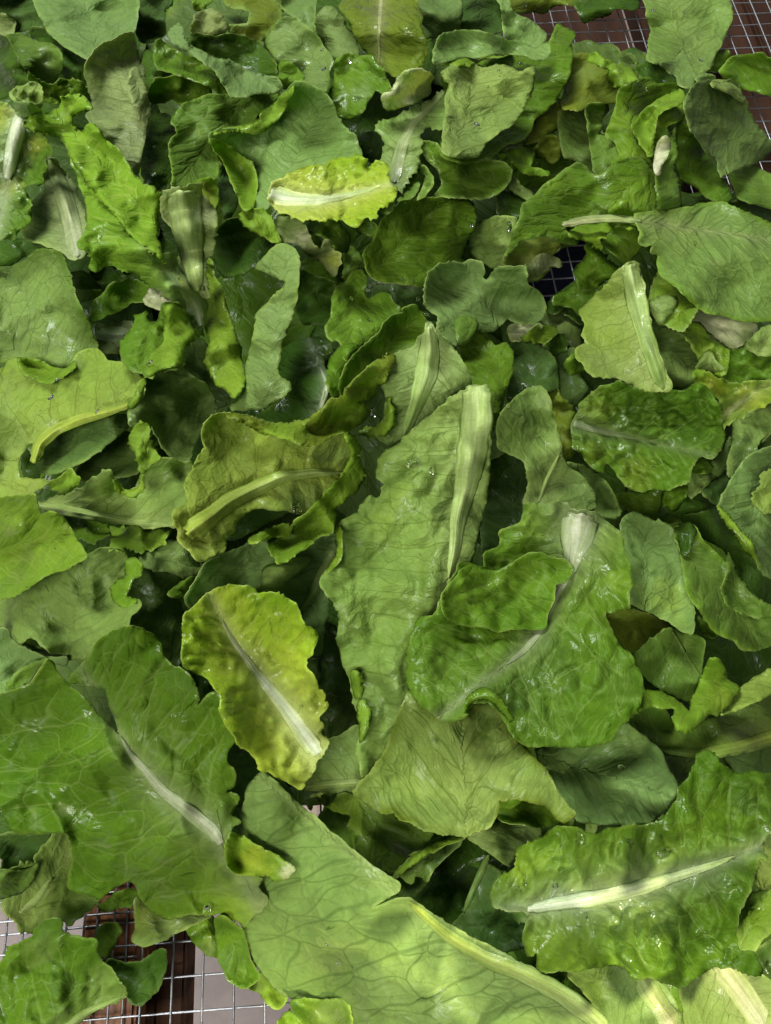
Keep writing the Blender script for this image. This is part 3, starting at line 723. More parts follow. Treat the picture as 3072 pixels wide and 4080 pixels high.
F(8, 'lm', "J 1430,640 1430,540 1460,450 1540,490 1666,560 | K 80,570 180,620 270,670 280,700 220,740 150,770 100,720 0,720 | J 1550,720 1480,700", roll=3, blot=[("K 230,700,60", 'wh', .8), ("J 1600,640,120", 'yl', .6)])
L("bright yellow crinkled heart leaf with a white rib, left of the centre", 8.5, 'yl', "G 1155,780 1180,720 1250,660 1310,590 1400,545 1500,530 1570,545 1630,580 | H 40,575 120,580 200,610 270,650 310,700 320,740 330,790 380,800 415,840 410,900 380,950 340,990 350,1040 400,1120 420,1190 465,1220 440,1270 490,1270 480,1310 430,1350 430,1400 460,1420 440,1460 490,1520 470,1570 400,1640 390,1666 | K 400,60 350,130 320,180 260,150 170,110 130,70 60,50 45,0 | G 1640,1660 1570,1570 1510,1530 1460,1440 1410,1400 1395,1350 1400,1280 1380,1200 1320,1120 1250,1080 1180,1030 1150,980 1150,900 1160,840",
  rib="H 425,1590,135 340,1480,130 230,1320,105 110,1170,78 20,1060,58 | G 1580,1020,50 1480,890,34 1400,740,18", ribc='wh', ribtip='gr', ribk=.06, lam=.010, slope=.6, lat=2.2, blis=(2.1, 9), frill=(2.6, 9), jag=1.4, wet=1, rough=.27, hp="G 1500,540,5 1200,900,3 1450,1250,4 | H 300,700,5 400,880,5 450,1250,4 0,1050,-1 300,1450,2")
L("dark glossy scrap between the big lobed leaf and the yellow heart leaf", 3, 'dk', "G 1190,1040 1270,1090 1340,1130 1380,1190 1300,1260 1250,1290 1250,1200")
# --- middle
L("dark shaded leaf behind the grey twisted leaf", 3, 'dk', "E 300,130 370,150 450,170 540,220 530,330 490,420 470,470 330,450 290,400 290,300")
L("very dark glossy leaf with a thin white rib in the left middle", 4, 'dk', "E 170,640 280,580 420,540 500,590 510,640 440,660 460,740 490,800 480,880 440,1000 400,1040 250,1100 60,1090 40,1040 150,980 240,900 250,840 180,790", rib="E 430,1030,40 455,940,34 480,840,24 430,720,10", ribc='wh', ribk=.1, wet=1, rough=.22)
L("glossy crumpled green leaf in the upper middle", 5.5, 'md', "E 470,490 520,400 510,300 540,230 610,200 640,130 690,110 725,140 720,280 740,310 830,260 870,280 900,330 950,370 880,420 830,480 770,560 700,600 650,650 600,700 560,560 490,550", blis=(1.6, 12), wet=1, hp="E 680,120,7 480,490,5 830,270,6 700,420,2 720,300,-2")
F(5.7, 'md', "E 490,700 560,600 680,590 620,680 590,750 580,860 560,920 520,930 480,840", roll=3)
L("curled green leaf with its edge standing up in the centre", 6, 'md', "E 970,370 1040,350 1090,430 1110,470 1100,560 1020,600 920,620 860,660 750,720 680,800 620,880 580,930 565,860 590,760 640,680 750,580 820,520 840,460 900,410 970,400", hp="E 640,690,10 820,510,10 960,390,6 900,600,-3 620,870,0", edgecol=('mg', 3))
L("large smooth bent green leaf with a ridge in the upper middle", 6, 'md', "B 880,1330 960,1280 1100,1255 1300,1255 1390,1275 1420,1350 1400,1450 1340,1560 1320,1640 | E 1340,60 1320,130 1280,170 1100,220 1010,210 850,190 780,180 740,120 720,40 | B 720,1600 780,1520 820,1420", axis="E 800,200 | B 1380,1300", lam=.013, blis=(1, 16), hp="B 1300,1260,9 900,1340,7 740,1600,2 1000,1500,5 | E 850,180,-3 1300,120,-2", rough=.38)
L("dark leaf in the hollow below the smooth bent leaf", 5, 'dg', "E 760,220 830,190 1010,220 1110,210 1100,300 1120,380 1180,420 1190,450 1110,470 1050,360 960,340 900,320 850,260 800,280 770,290", rib="E 790,200,24 900,195,28 1010,210,20", ribc='gr')
L("matte blue-grey lobed leaf in the centre above the pale ribbed leaves", 7, 'pb', "E 1120,180 1140,140 1190,95 1260,80 1330,90 1400,65 1460,75 1470,140 1450,170 1490,190 1530,140 1580,105 1666,110 | F 110,90 120,150 110,190 130,230 190,250 230,300 240,360 220,420 180,455 100,450 40,440 | E 1620,410 1560,480 1520,510 1430,480 1390,560 1300,600 1240,560 1180,500 1190,410 1130,370 1105,330 1110,260", axis="E 1500,600 1300,100", lam=.014, rough=.5, wet=.2, hp="E 1400,70,4 1120,250,3 1390,300,0 1520,500,-2 | F 200,350,5 100,100,3", jag=.7)
F(7.2, 'mg', "E 1310,560 1290,460 1310,420 1370,410 1420,440 1430,480 1390,560 1340,590", roll=1)
L("pale leaf with a broad green rib, torn end up, in the centre", 7, 'pg', "E 1100,460 1140,460 1165,510 1220,570 1270,600 1300,640 1340,700 1370,770 1385,840 1360,880 1290,890 1240,930 1230,970 1180,1010 1110,1070 1050,1110 1080,1110 1000,1150 950,1180 880,1240 800,1180 830,1100 870,1010 860,920 830,850 880,800 900,740 910,690 910,640 970,630 1040,600 1060,560 1110,520",
  rib="E 1125,480,80 1130,620,140 1110,780,160 1050,960,105 970,1160,60", ribc='pw', ribtip='gn', ribk=.17, jag=1.3, hp="E 1130,500,5 850,850,5 1370,800,3 950,1150,-3 1000,800,2")
F(7.3, 'lm', "E 850,920 870,930 890,940 900,1000 915,1020 890,1060 905,1110 850,1150 790,1170 700,1160 680,1150 800,1130 850,1060 860,1000", roll=2, jag=2)
L("long pale leaf with a wide yellowish rib and square cut end, in the centre", 7.5, 'pg', "E 1320,900 1370,880 1390,850 1480,850 1500,880 1490,950 1500,1050 1510,1200 1505,1400 1490,1600 | H 1480,0 1450,120 1400,330 1390,380 1330,370 1310,450 1270,500 1230,540 1200,620 1170,700 1060,740 1020,850 990,950 985,1080 1000,1170 960,1290 910,1420 870,1500 840,1600 800,1666 | K 740,100 720,130 700,60 680,0 | H 670,1580 690,1500 690,1380 650,1250 630,1150 610,1080 580,1000 555,880 560,700 520,630 470,560 440,530 450,470 500,430 550,380 560,330 550,150 600,110 640,80 690,80 710,0 | E 690,1650 740,1560 830,1560 830,1500 850,1480 800,1420 800,1320 840,1280 920,1230 1000,1150 1060,1110 1110,1060 1180,1010 1230,970 1250,930",
  rib="E 1430,850,205 1430,1050,215 1395,1300,195 1345,1550,150 | H 1310,100,105 1290,300,80 1250,480,40", ribc='pw', ribtip='pl', ribk=.17, lam=.013, slope=.25, lat=1.0, blis=(1.9, 17), crease=2.2, jag=1.2, hp="E 1430,870,6 1495,1300,2 820,1350,6 1000,1500,4 | H 640,200,6 450,500,4 750,450,6 560,800,3 800,800,0 900,1300,-4 700,1500,-6 1000,700,2 860,370,-1", blot=[("H 1130,510,90 1000,900,120 700,900,130", 'mg', .55), ("H 800,1250,180", 'pd', .6), ("H 830,120,110 | E 950,1540,90", 'py', .7)])
F(7.7, 'lm', "H 545,130 570,200 570,340 530,400 470,460 540,370 548,200", roll=1.5)
F(7.7, 'lm', "H 630,1090 660,1070 700,1130 700,1200 670,1230 640,1160", roll=2)
F(7.7, 'lm', "H 670,1260 720,1250 750,1320 740,1440 690,1530 690,1400", roll=2)
L("yellow-green leaf with a thick yellow rib and rolled upper rim, left of the centre", 7.6, 'py', "D 1300,1250 1280,1160 1310,1090 1360,1040 1430,1025 1540,1050 1666,1080 | E 80,1110 200,1150 300,1190 400,1210 500,1180 590,1140 630,1200 680,1230 640,1300 700,1290 690,1360 600,1390 540,1440 560,1480 500,1500 420,1580 360,1660 | G 1666,30 1600,40 1540,80 1490,130 1480,190 1420,220 1430,300 1350,330 1280,370 1240,350 1200,300 1130,240 1120,180 | D 1100,1650 1190,1590 1180,1480 1210,1380",
  rib="G 1190,200,160 1330,95,140 | D 1450,1585,118 | E 50,1490,108 200,1425,88 400,1400,66 570,1400,34", ribc='oy', ribtip='pl', ribk=.26, lam=.012, slope=.3, lat=1.5, jag=1.3, hp="D 1360,1050,8 1290,1200,4 | E 300,1200,5 600,1200,0 200,1420,3 | G 1200,250,2", blot=[("E 300,1560,180 500,1300,120", 'pu', .8)])
F(8, 'ol', "D 1410,1035 1500,1040 1600,1060 | E 80,1090 250,1100 370,1060 450,1000 500,940 570,930 620,860 720,770 820,690 900,645 910,680 880,740 850,790 840,830 790,850 780,910 740,930 660,960 720,970 740,1020 700,1080 600,1130 500,1170 410,1230 330,1220 200,1180 90,1150 0,1100", roll=4, blis=(1.5, 10), amp=.5, blot=[("E 600,1040,150 750,800,120 200,1130,150", 'lm', .8)], jag=1.4)
F(7.9, 'lm', "E 590,1130 640,1160 680,1230 690,1260 640,1310 690,1300 685,1360 725,1420 690,1480 600,1580 520,1640 | H 530,70 520,180 440,210 390,250 330,290 250,340 170,390 120,300 110,270 200,220 260,150 | E 350,1666 420,1590 500,1500 560,1440 600,1380 640,1310", roll=4, jag=1.3)
F(7.9, 'lm', "H -20,250 0,230 80,190 150,170 220,130 260,170 240,210 150,210 80,240 0,260", roll=2)
L("veined olive leaf underside above the yellow heart leaf, its rib split", 6, 'pu', "G 1190,660 1180,600 1240,500 1300,400 1400,330 1500,300 1600,250 1666,200 | H 100,280 170,400 330,290 450,230 540,200 550,330 500,400 450,470 440,530 480,560 480,640 490,740 460,780 445,960 370,970 300,700 200,610 60,570 | G 1550,530 1400,540 1290,590 1200,680",
  rib="H 520,330,40 440,470,40 400,580,30 330,690,16", ribc='pl', lam=.012, lat=.8, hp="G 1300,410,6 1200,640,2 | H 460,900,-3 480,560,3 200,500,4", blot=[("G 1500,420,220 | H 100,420,120", 'pg', .4)])
F(6.3, 'pg', "H 80,420 150,400 250,350 370,345 370,390 300,440 200,530 140,580 70,560", roll=1.5)
L("deep blue-green shaded leaf beside the yellow heart leaf", 3.5, 'dg', "H 460,790 550,870 570,1000 620,1100 630,1190 560,1220 470,1210 400,1140 440,1060 370,970 440,960")
L("tiny pale scrap at the margin of the yellow heart leaf", 4, 'pd', "H 370,1000 430,1000 440,1100 390,1140 360,1060")
L("dim leaf under the long pale ribbed leaf, beside the yellow heart leaf", 3, 'pd', "H 470,1210 640,1200 680,1300 690,1390 560,1470 480,1500 490,1390 440,1350")
L("pale leaf with its rib lying level just below the yellow heart leaf", 6, 'pg', "H 400,1640 470,1510 560,1480 690,1400 690,1560 690,1660 | K 740,100 720,150 660,195 480,190 380,190 330,180 400,60", rib="K 730,140,60 500,150,58 330,168,40", ribc='pl', ribk=.25)
L("wide fan-shaped pale leaf with its tip rolled under, below the centre", 7.75, 'pg', "H 1000,1190 1030,1250 1100,1290 1200,1380 1360,1350 1430,1270 1500,1250 1570,1310 1620,1440 1666,1500 | I 110,1560 160,1620 210,1666 | L 240,70 310,190 400,310 430,330 380,370 330,380 260,290 130,250 30,225 0,240 | K 1560,240 1570,270 1530,380 1500,430 1440,440 1370,465 1200,460 1130,450 1080,420 930,350 910,310 850,330 760,280 650,205 700,140 740,100 | H 850,1580 900,1440 950,1300",
  axis="K 1200,440 | H 1250,1250", lam=.017, slope=1.2, lat=.5, fold=-.08, fold2=.05, hp="K 660,210,6 900,320,5 1200,455,3 1500,400,5 1565,250,6 | H 1000,1250,-2 1250,1500,5 | L 400,330,2 150,120,6", edgecol=('ol', 3), blot=[("H 1170,1500,25 1490,1400,50 1480,1480,60", 'dk', .85)])
F(7.5, 'md', "L -71,240 30,232 150,260 250,300 330,385 270,410 210,420 100,400 30,400 -50,370", roll=1, edgecol=('lm', 4))
L("large dark green leaf with a pale flat rib base, right of the centre", 8, 'md', "H 1500,430 1480,380 1490,310 1580,280 1570,190 | I 90,130 110,20 180,10 260,20 320,10 380,30 400,60 500,70 570,80 640,140 700,190 730,250 740,320 770,400 770,480 795,525 760,550 775,690 720,670 660,700 610,690 640,760 670,850 720,920 780,980 830,1080 860,1190 850,1260 800,1330 730,1400 660,1500 580,1530 420,1550 300,1545 150,1545 60,1500 0,1470 | H 1666,1500 1620,1420 1570,1310 1500,1260 1430,1260 1370,1270 1360,1350 1280,1390 1190,1380 1090,1290 1030,1240 1000,1170 985,1060 990,940 1020,850 1060,740 1170,710 1200,620 1240,530 1300,460 1330,390 1390,385 1450,410",
  rib="I 465,75,260 440,230,225 405,390,110 330,540,58 250,700,55 190,840,52 100,945,42 -10,1030,24", ribc='pk', ribtip='gr', ribk=.05, lam=.014, slope=.5, lat=1.2, blis=(2.2, 12), frill=(2.2, 14), jag=1.1, wet=.6, hp="I 470,90,5 720,220,2 780,520,6 650,850,3 850,1200,3 600,1500,0 100,1500,2 250,750,-3 | H 1010,1000,1 1200,650,6 1350,1320,7 1250,1380,2 1500,1000,3 1430,1230,8", blot=[("I 150,150,110 620,250,130 700,500,90", 'lm', .75), ("I 700,1150,170 300,1450,180 | H 1200,1000,200", 'mg', .5), ("I 250,1000,200 100,1250,160", 'dg', .6)])
F(8.3, 'md', "H 1200,620 1300,460 1390,388 1500,440 1600,430 1666,395 | I 60,370 130,335 210,330 270,370 350,370 415,410 410,460 350,500 300,510 290,560 295,620 240,700 250,790 200,800 100,790 0,800 | H 1560,830 1480,780 1400,790 1300,760 1230,720", roll=0, conf=.5, amp=.8, hp="I 280,520,6 240,790,4 350,400,5 | H 1250,560,2 1500,700,5", blis=(2, 12), blot=[("I 100,480,130", 'md', .7)])
F(8.2, 'md', "H 1350,1270 1420,1190 1480,1175 1550,1210 1600,1280 1660,1400 1560,1300 1500,1250 1440,1240 1370,1280 1365,1350", roll=2)
# --- top middle
L("dim grey-green leaf at the top edge beside the olive leaf", 4.5, 'pb', "B 190,-60 410,-60 400,60 400,170 430,240 380,200 340,160 300,120 230,80 200,40")
L("shiny blue-grey leaf above the pale leaf with rolled rim", 5.5, 'pb', "B 90,250 150,170 200,110 280,120 340,160 400,220 440,270 500,340 520,400 490,430 490,540 470,580 410,560 340,520 320,440 220,400 170,390 130,330", wet=1, rough=.34, hp="B 300,130,5 500,450,3 120,280,-2", edgecol=('mg', 2))
L("smooth blue-grey lobed leaf left of the olive ribbed leaf at the top", 5, 'pb', "B 410,130 430,80 480,45 530,60 580,110 600,180 660,210 670,300 670,350 600,340 540,360 510,350 460,260 420,210", rough=.5, wet=.2)
L("small round green leaf above the pale leaf with rolled rim", 6, 'md', "B 160,430 190,385 240,385 290,430 330,470 320,520 250,530 210,560 180,500", roll=1.5)
L("olive-green glossy leaf with a thin rib hanging from the top edge", 6, 'ol', "B 560,40 620,-60 1040,-60 1040,40 1080,90 1070,160 1110,260 1100,360 1060,440 960,460 870,470 820,420 760,360 710,300 650,200 610,110", rib="B 830,-60,32 815,100,30 805,250,22 810,400,10", ribc='tn', wet=1, rough=.28, lat=.9, hp="B 1090,300,-1 960,450,1 620,60,3 950,150,5")
L("plain grey-green leaf at the top edge right of the olive ribbed leaf", 5, 'pb', "B 1040,-60 1330,-60 1325,120 1310,190 1200,220 1100,240 1080,160 1085,90 1050,50")
L("dark olive leaf at the top edge beside the bare mesh", 4, 'dg', "B 1330,-60 1540,-60 1600,40 1600,200 1500,210 1400,200 1320,190")
L("pale leaf sloping down to the bare mesh at the top", 4.2, 'pu', "B 1540,-30 1620,-20 | C 30,80 100,110 170,150 250,220 200,300 100,300 0,250 | B 1600,200 1600,60")
L("broad folded grey-green leaf lying on the round green leaf near the top", 7.4, 'pu', "B 1150,330 1180,250 1230,210 1350,195 1450,200 1550,230 1640,270 | C 60,260 140,290 160,310 200,300 260,260 270,330 230,375 170,370 100,340 0,330 | B 1560,340 1400,350 1280,370 1200,390 1160,400", hp="B 1250,210,7 1500,220,5 1200,380,4 1500,340,5 | C 230,370,4 160,310,0")
F(7.2, 'lm', "B 1190,392 1300,362 1420,347 1560,328 1650,315 1650,335 1500,365 1380,405 1250,415", roll=1.5)
L("round green leaf with a pale folded half near the top right of the middle", 6.5, 'md', "B 1210,500 1220,430 1330,395 1450,400 1580,360 1700,330 | C 100,340 180,370 260,340 270,250 290,220 320,150 380,190 425,210 400,270 410,360 390,460 340,560 300,640 250,690 160,750 160,800 100,880 0,900 | B 1560,960 1450,1000 1350,1020 1250,1010 1200,970 1210,850 1230,700 1240,600", hp="C 350,200,3 400,350,2 250,680,-2 100,870,-4 200,450,6 | B 1300,1000,2 1230,500,4", edgecol=('lm', 3))
F(7, 'pg', "B 1200,450 1290,400 1380,395 1480,430 1600,420 1700,460 | C 170,420 170,480 150,560 110,650 100,700 30,790 0,800 | B 1600,800 1500,880 1450,960 1430,990 1320,990 1210,960 1220,860 1235,700 1235,620 1260,520 1210,510", roll=1, conf=.5, amp=.8, blot=[("B 1400,850,250", 'pu', .6)])
L("pale leaf stalk with a grey rib slanting under the round green leaf", 6.8, 'pg', "B 780,800 850,770 950,730 1050,680 1150,620 1230,560 1240,650 1230,750 1200,820 1150,780 1100,790 1060,840 1070,930 1040,1030 1000,1100 960,1190 900,1200 870,1150 820,1020 850,900 800,840", rib="B 905,1150,95 950,930,88 1030,770,58 1130,680,38 1240,560,22", ribc='gr', ribtip='pl', ribk=.1, jag=1.6, hp="B 900,1180,6 1000,900,5 800,820,1 1220,800,2", blot=[("B 1000,700,150", 'mg', .5)])
L("curly green leaf with a white ribbed stalk near the top middle", 6.5, 'md', "B 490,600 530,540 530,400 560,360 620,340 680,355 760,350 800,400 850,480 880,560 910,600 830,590 780,560 740,640 700,700 600,760 540,720", frill=(3, 10), blis=(1.5, 9), hp="B 560,380,6 780,400,6 600,740,-2 880,580,4 520,620,2", blot=[("B 700,590,70", 'pb', .9)])
F(7.2, 'wh', "B 830,600 900,590 930,490 980,450 1050,435 1110,450 1160,490 1130,530 1130,590 1060,630 1000,660 900,695 840,680", roll=3, blot=[("B 950,470,60 880,670,60 1050,640,50", 'lm', .7)])
L("small dark teal leaf in the hollow left of the slanting stalk", 4, 'dg', "B 670,860 750,830 860,890 850,960 820,1020 770,1040 700,980")
L("shiny dark green leaf with a pale rim below the round green leaf", 6, 'md', "B 1080,900 1170,910 1220,1010 1350,1030 1480,1010 1600,1030 1650,1070 1620,1150 1560,1220 1480,1255 1370,1240 1200,1230 1150,1250 1220,1160 1200,1080 1100,1000", edgecol=('pg', 2), hp="B 1640,1080,5 1480,1250,5 1200,1230,4 1300,1100,-1 1100,920,2", blot=[("B 1400,1130,130", 'mg', .5)])
L("rolled green leaf loop with a dark opening in the upper middle", 6.2, 'mg', "B 920,1250 960,1150 1000,1090 1060,1050 1100,1060 1140,1110 1140,1170 1100,1230 1050,1260 1090,1180 1110,1110 1080,1080 1050,1110 1060,1180 1020,1240 950,1280", hp="B 1080,1060,9 1140,1150,7 950,1250,0", edgecol=('pg', 2))
L("crinkled yellow heart leaf with a thick white rib in the upper middle", 8, 'yl', "B 120,1160 180,1130 250,1100 310,1070 370,1055 400,1065 470,1040 560,1010 640,1010 690,990 740,1020 740,1060 790,1020 860,1050 880,1130 890,1170 930,1190 900,1250 900,1280 800,1300 780,1340 790,1380 720,1370 680,1420 620,1410 600,1390 540,1370 450,1390 380,1380 300,1370 220,1340 150,1310 120,1270",
  rib="B 120,1220,150 250,1255,115 400,1265,82 550,1248,58 700,1210,36 820,1180,14", ribc='wh', ribtip='pl', ribk=.12, blis=(2.4, 7), frill=(3, 9), jag=2, wet=1, rough=.28, lat=1.5, lam=.009, hp="B 400,1070,7 680,1010,6 450,1385,4 700,1400,3 300,1250,-1")
L("small pale scrap beside the crinkled yellow heart leaf", 7, 'pg', "B 790,1310 850,1270 905,1270 900,1320 840,1360")
L("pinkish torn pale leaf below the upper yellow heart leaf", 7, 'tn', "B 310,1370 330,1430 370,1490 380,1540 440,1590 470,1540 500,1530 510,1580 560,1590 565,1666 | E 560,80 520,160 480,120 430,60 400,20 | B 360,1600 290,1540 200,1520 180,1460 130,1420 170,1370", hp="B 250,1520,4 400,1560,6 560,1600,3 200,1400,0", jag=1.6, blot=[("B 330,1500,60", 'wh', .35), ("B 220,1420,90", 'mg', .7), ("E 520,60,60", 'yl', .6)])
L("lime frilled leaf edge below the upper yellow heart leaf", 7.2, 'lm', "B -60,1340 60,1310 110,1370 140,1440 190,1520 180,1535 100,1490 0,1440 -60,1420", jag=2)
L("small cupped green leaf right of the pinkish torn leaf", 6, 'md', "B 340,1440 420,1400 510,1370 560,1410 620,1480 620,1540 600,1600 560,1580 500,1520 450,1480 380,1470", hp="B 510,1380,5 600,1540,2 450,1460,5")
L("green leaf strip left of the smooth bent leaf", 5, 'mg', "B 590,1600 630,1560 680,1600 700,1666 | E 700,40 680,110 620,190 580,190 600,100")
L("small lime-green leaf under the margin of the upper yellow heart leaf", 5, 'md', "B 640,1440 720,1380 800,1440 780,1500 700,1480")
# --- upper right
L("olive leaf hanging from the top edge over the bare mesh", 4, 'ol', "C -60,-60 440,-60 430,20 320,20 240,80 150,60 100,90 0,70")
L("dark wavy leaf hanging over the bare mesh at the top", 4.1, 'dk', "C 420,10 500,0 640,-60 840,-60 830,40 780,60 680,45 640,90 560,110 480,150 450,90", hp="C 480,140,-1 700,40,4")
L("tall pale green leaf in front of the bare mesh at the top right", 5.5, 'pg', "C 850,-60 1400,-60 1420,80 1400,160 1360,260 1340,310 1310,340 1290,410 1220,470 1180,440 1130,330 1090,320 1060,370 960,400 870,380 900,300 915,200 890,120 870,30", axis="C 1230,450 1130,0", lam=.015, hp="C 1400,80,6 880,100,7 1220,460,-3 900,380,1 1150,200,2", blot=[("C 1000,280,150 960,90,100", 'mg', .6)])
L("small pale twisted leaf below the tall leaf at the top right", 6, 'pu', "C 960,400 1060,380 1110,320 1150,390 1190,470 1220,480 1150,550 1080,540 1060,470 1000,440", jag=1.4)
L("dark leaf under the small twisted leaf at the top right", 5, 'dk', "C 800,430 870,390 960,400 1050,470 1070,530 1000,540 900,490 850,500")
L("grey lobed leaf at the rim of the heap below the bare mesh", 3.5, 'pd', "C 410,280 510,255 580,290 650,280 690,310 710,360 770,340 810,370 820,410 720,430 620,420 520,390 430,370")
L("translucent olive folded leaf right of the round green leaf", 5, 'ol', "C 400,370 460,340 530,350 640,420 660,500 710,560 700,640 620,650 500,660 470,700 340,680 360,560 380,460", hp="C 420,360,7 600,450,4 400,650,-2", blot=[("C 450,450,90", 'pg', .6)])
L("frilled lime leaf tip above the long bright green leaf at upper right", 6.5, 'lm', "C 510,390 520,340 580,345 630,400 720,410 790,450 840,510 780,540 720,560 680,530 650,490 640,430 570,400", **FRILLY)
L("long bright green folded leaf at upper right", 6.55, 'md', "C 710,560 780,540 840,500 900,490 940,540 1000,530 1090,540 1100,570 1000,620 920,680 860,720 790,800 800,880 860,950 920,1000 900,1090 940,1180 945,1340 780,1350 640,1360 480,1370 550,1250 600,1130 680,1030 720,970 690,890 620,860 650,780 690,680", axis="C 700,1340 760,560", hp="C 740,560,7 790,800,8 860,1000,4 700,900,2 600,1250,-4 940,1250,3 1080,550,5", blot=[("C 720,750,120 780,1000,130", 'lm', .7)])
F(7, 'lm', "C 790,790 850,720 940,640 1060,590 1100,560 1130,630 1060,660 940,720 930,800 920,990 850,920", roll=3)
L("shaded grey leaf deep between the folded leaves at upper right", 4.6, 'pd', "C 330,690 480,700 510,660 620,650 640,700 580,760 590,850 690,890 720,970 600,1100 560,1110 480,1030 350,980 330,850", blis=(1, 9))
L("grey-green curled leaf inside the long bright green leaf", 5.5, 'mg', "C 490,670 600,650 620,700 580,780 580,850 660,880 710,950 700,1000 580,1120 540,1060 520,850", hp="C 600,660,5 700,960,5 540,900,0")
L("dark curly frill left of the shaded grey leaf at upper right", 5, 'ol', "C 180,950 220,870 280,850 320,900 330,1000 290,1040 260,980 190,1000", **FRILLY)
L("small looped green leaf below the round green leaf", 5.1, 'md', "C -20,900 90,900 90,930 130,960 170,960 140,1060 280,1090 200,1110 80,1080 20,1020", **FRILLY)
L("dim olive leaf under the margin of the round green leaf", 4.4, 'ol', "C 160,760 340,600 330,800 240,850 180,900 100,900")
L("wide glossy green leaf spread across the upper right", 6.8, 'md', "C 20,1540 70,1400 100,1300 170,1230 290,1130 370,1060 450,1030 500,1060 560,1120 610,1110 700,1010 760,1000 850,1000 920,1080 945,1180 945,1340 800,1350 640,1350 500,1370 350,1400 360,1470 430,1500 440,1540 330,1530 250,1490 100,1510 20,1580 -20,1640", hp="C 450,1035,7 590,1120,5 560,1250,-3 850,1050,5 940,1250,4 100,1350,3 250,1300,3 400,1500,0", blot=[("C 300,1180,130 800,1250,140", 'lm', .5)], edgecol=('pg', 2))
L("small pale leaf scrap left of the wide glossy leaf", 5, 'pg', "C 0,1110 60,1130 80,1180 150,1220 140,1260 70,1230 0,1190")
L("dark leaf below the pale scrap in the upper right half", 4, 'dk', "C -60,1200 100,1260 90,1380 -60,1370")
L("pale bubbly leaf below the wide glossy leaf", 5, 'pg', "B 1390,1480 1450,1400 1560,1370 1666,1370 | C 60,1380 40,1500 0,1580 | F 60,110 0,120 | E 1560,120 1470,60 1400,30", **SAVOY)
L("olive leaf beside the small dark hole in the heap", 5.1, 'ol', "C -20,1650 40,1540 200,1490 340,1530 290,1600 240,1650 | F 230,40 150,130 60,130 0,90", blot=[("C 120,1580,150", 'pg', .5)], hp="C 60,1540,4 320,1530,4")
L("thin white stalk stub between green leaves at upper right", 7.1, 'wh', "C 960,890 1010,860 1020,930 1000,1000 960,1100 935,1090 930,1000", roll=2)
L("wet rolled dark green leaf beside the white stub at upper right", 6.9, 'mg', "C 930,1090 1000,1000 1020,860 1070,800 1070,950 1060,1060 1090,1200 1100,1310 950,1340 945,1180", roll=5, wet=1, rough=.25)
L("green leaf curving beneath the big grey leaf at the right", 5.5, 'md', "C 1070,800 1100,760 1170,820 1220,900 1260,970 1330,990 1330,1100 1400,1180 1420,1270 1300,1260 1240,1240 1200,1180 1100,1130 1070,1050", blot=[("C 1150,950,110", 'mg', .7)])
L("big grey-green leaf underside near the right edge, tip pointing down", 7, 'pu', "C 1120,660 1150,570 1210,510 1280,520 1330,540 1400,510 1460,560 1500,640 1530,720 1580,800 1640,870 1680,930 1640,980 1560,1040 1440,1060 1350,1120 1330,1080 1330,990 1260,970 1220,900 1180,830 1130,760", axis="C 1600,950 1200,540", lam=.013, jag=1.4, lat=.6, hp="C 1200,520,6 1150,700,4 1450,560,2 1650,930,-4 1350,1110,-2 1400,800,5")
F(7.2, 'pg', "C 1280,525 1390,508 1470,570 1510,650 1400,590", roll=1)
L("green leaf at the right edge in front of the bare mesh", 6, 'md', "C 1340,440 1400,380 1480,350 1610,340 1640,380 1720,380 1720,620 1600,580 1460,550 1370,510", hp="C 1500,350,4 1600,580,6 1400,480,2", edgecol=('lm', 4))
L("small pale scrap above the big grey leaf at right", 6.5, 'pu', "C 1180,490 1230,460 1310,490 1300,520 1210,510")
L("dark leaf in the shade of the tall pale leaf at the top right", 4, 'md', "C 1250,440 1320,330 1400,310 1400,370 1330,440")
L("yellow-green leaf piece left of the big grey leaf", 6.7, 'lm', "C 940,720 1060,660 1130,640 1120,740 1050,770 1000,800 930,940 925,850", blis=(1.3, 7))
L("green leaf at the right edge below the big grey leaf", 5, 'mg', "C 1400,1100 1470,1060 1560,1040 1640,1100 1720,1180 1720,1330 1560,1280 1450,1250 1430,1180", axis="C 1640,1280 1450,1080", lat=.8)
L("dark leaf above the large pale winged leaf at right", 4, 'dg', "C 1100,1240 1250,1250 1420,1290 1500,1260 1720,1330 1720,1440 1500,1330 1350,1270 1250,1310 1100,1330")
L("large pale winged leaf with a tan stalk at the right edge", 7.5, 'pu', "C 800,1350 950,1340 1100,1320 1250,1290 1350,1270 1420,1300 1666,1420 1720,1440 | F 1720,430 1600,440 1540,445 1400,410 1310,390 1200,350 1080,220 960,150 950,60 | C 960,1600 910,1600 930,1540 840,1540 850,1470 820,1400",
  rib="C 355,1420,55 500,1388,52 700,1378,58 850,1400,34", ribc='tn', ribtip='pl', ribk=.25, axis="C 900,1400 | F 1600,300", lam=.016, lat=.5, hp="C 1350,1280,9 850,1500,5 1100,1400,2 1500,1450,7 | F 1500,430,0 1000,120,2 1650,200,3 1200,100,4", blot=[("C 1000,1450,200", 'pg', .7), ("F 1310,75,30", 'tn', .8)], edgecol=('lm', 3))
F(7.2, 'lm', "C 380,1480 470,1420 560,1430 640,1380 650,1310 700,1270 750,1270 790,1350 830,1440 760,1450 700,1410 620,1470 580,1510 610,1580 550,1570 480,1510", roll=2, amp=.8, jag=1.5)
L("lime green leaf tip pointing down below the tan stalk", 6.5, 'md', "C 600,1500 700,1430 830,1440 850,1550 800,1620 745,1666 | F 740,75 690,20 | C 640,1580", hp="C 830,1450,4 | F 740,70,0", blot=[("C 750,1600,60", 'lm', .7)])
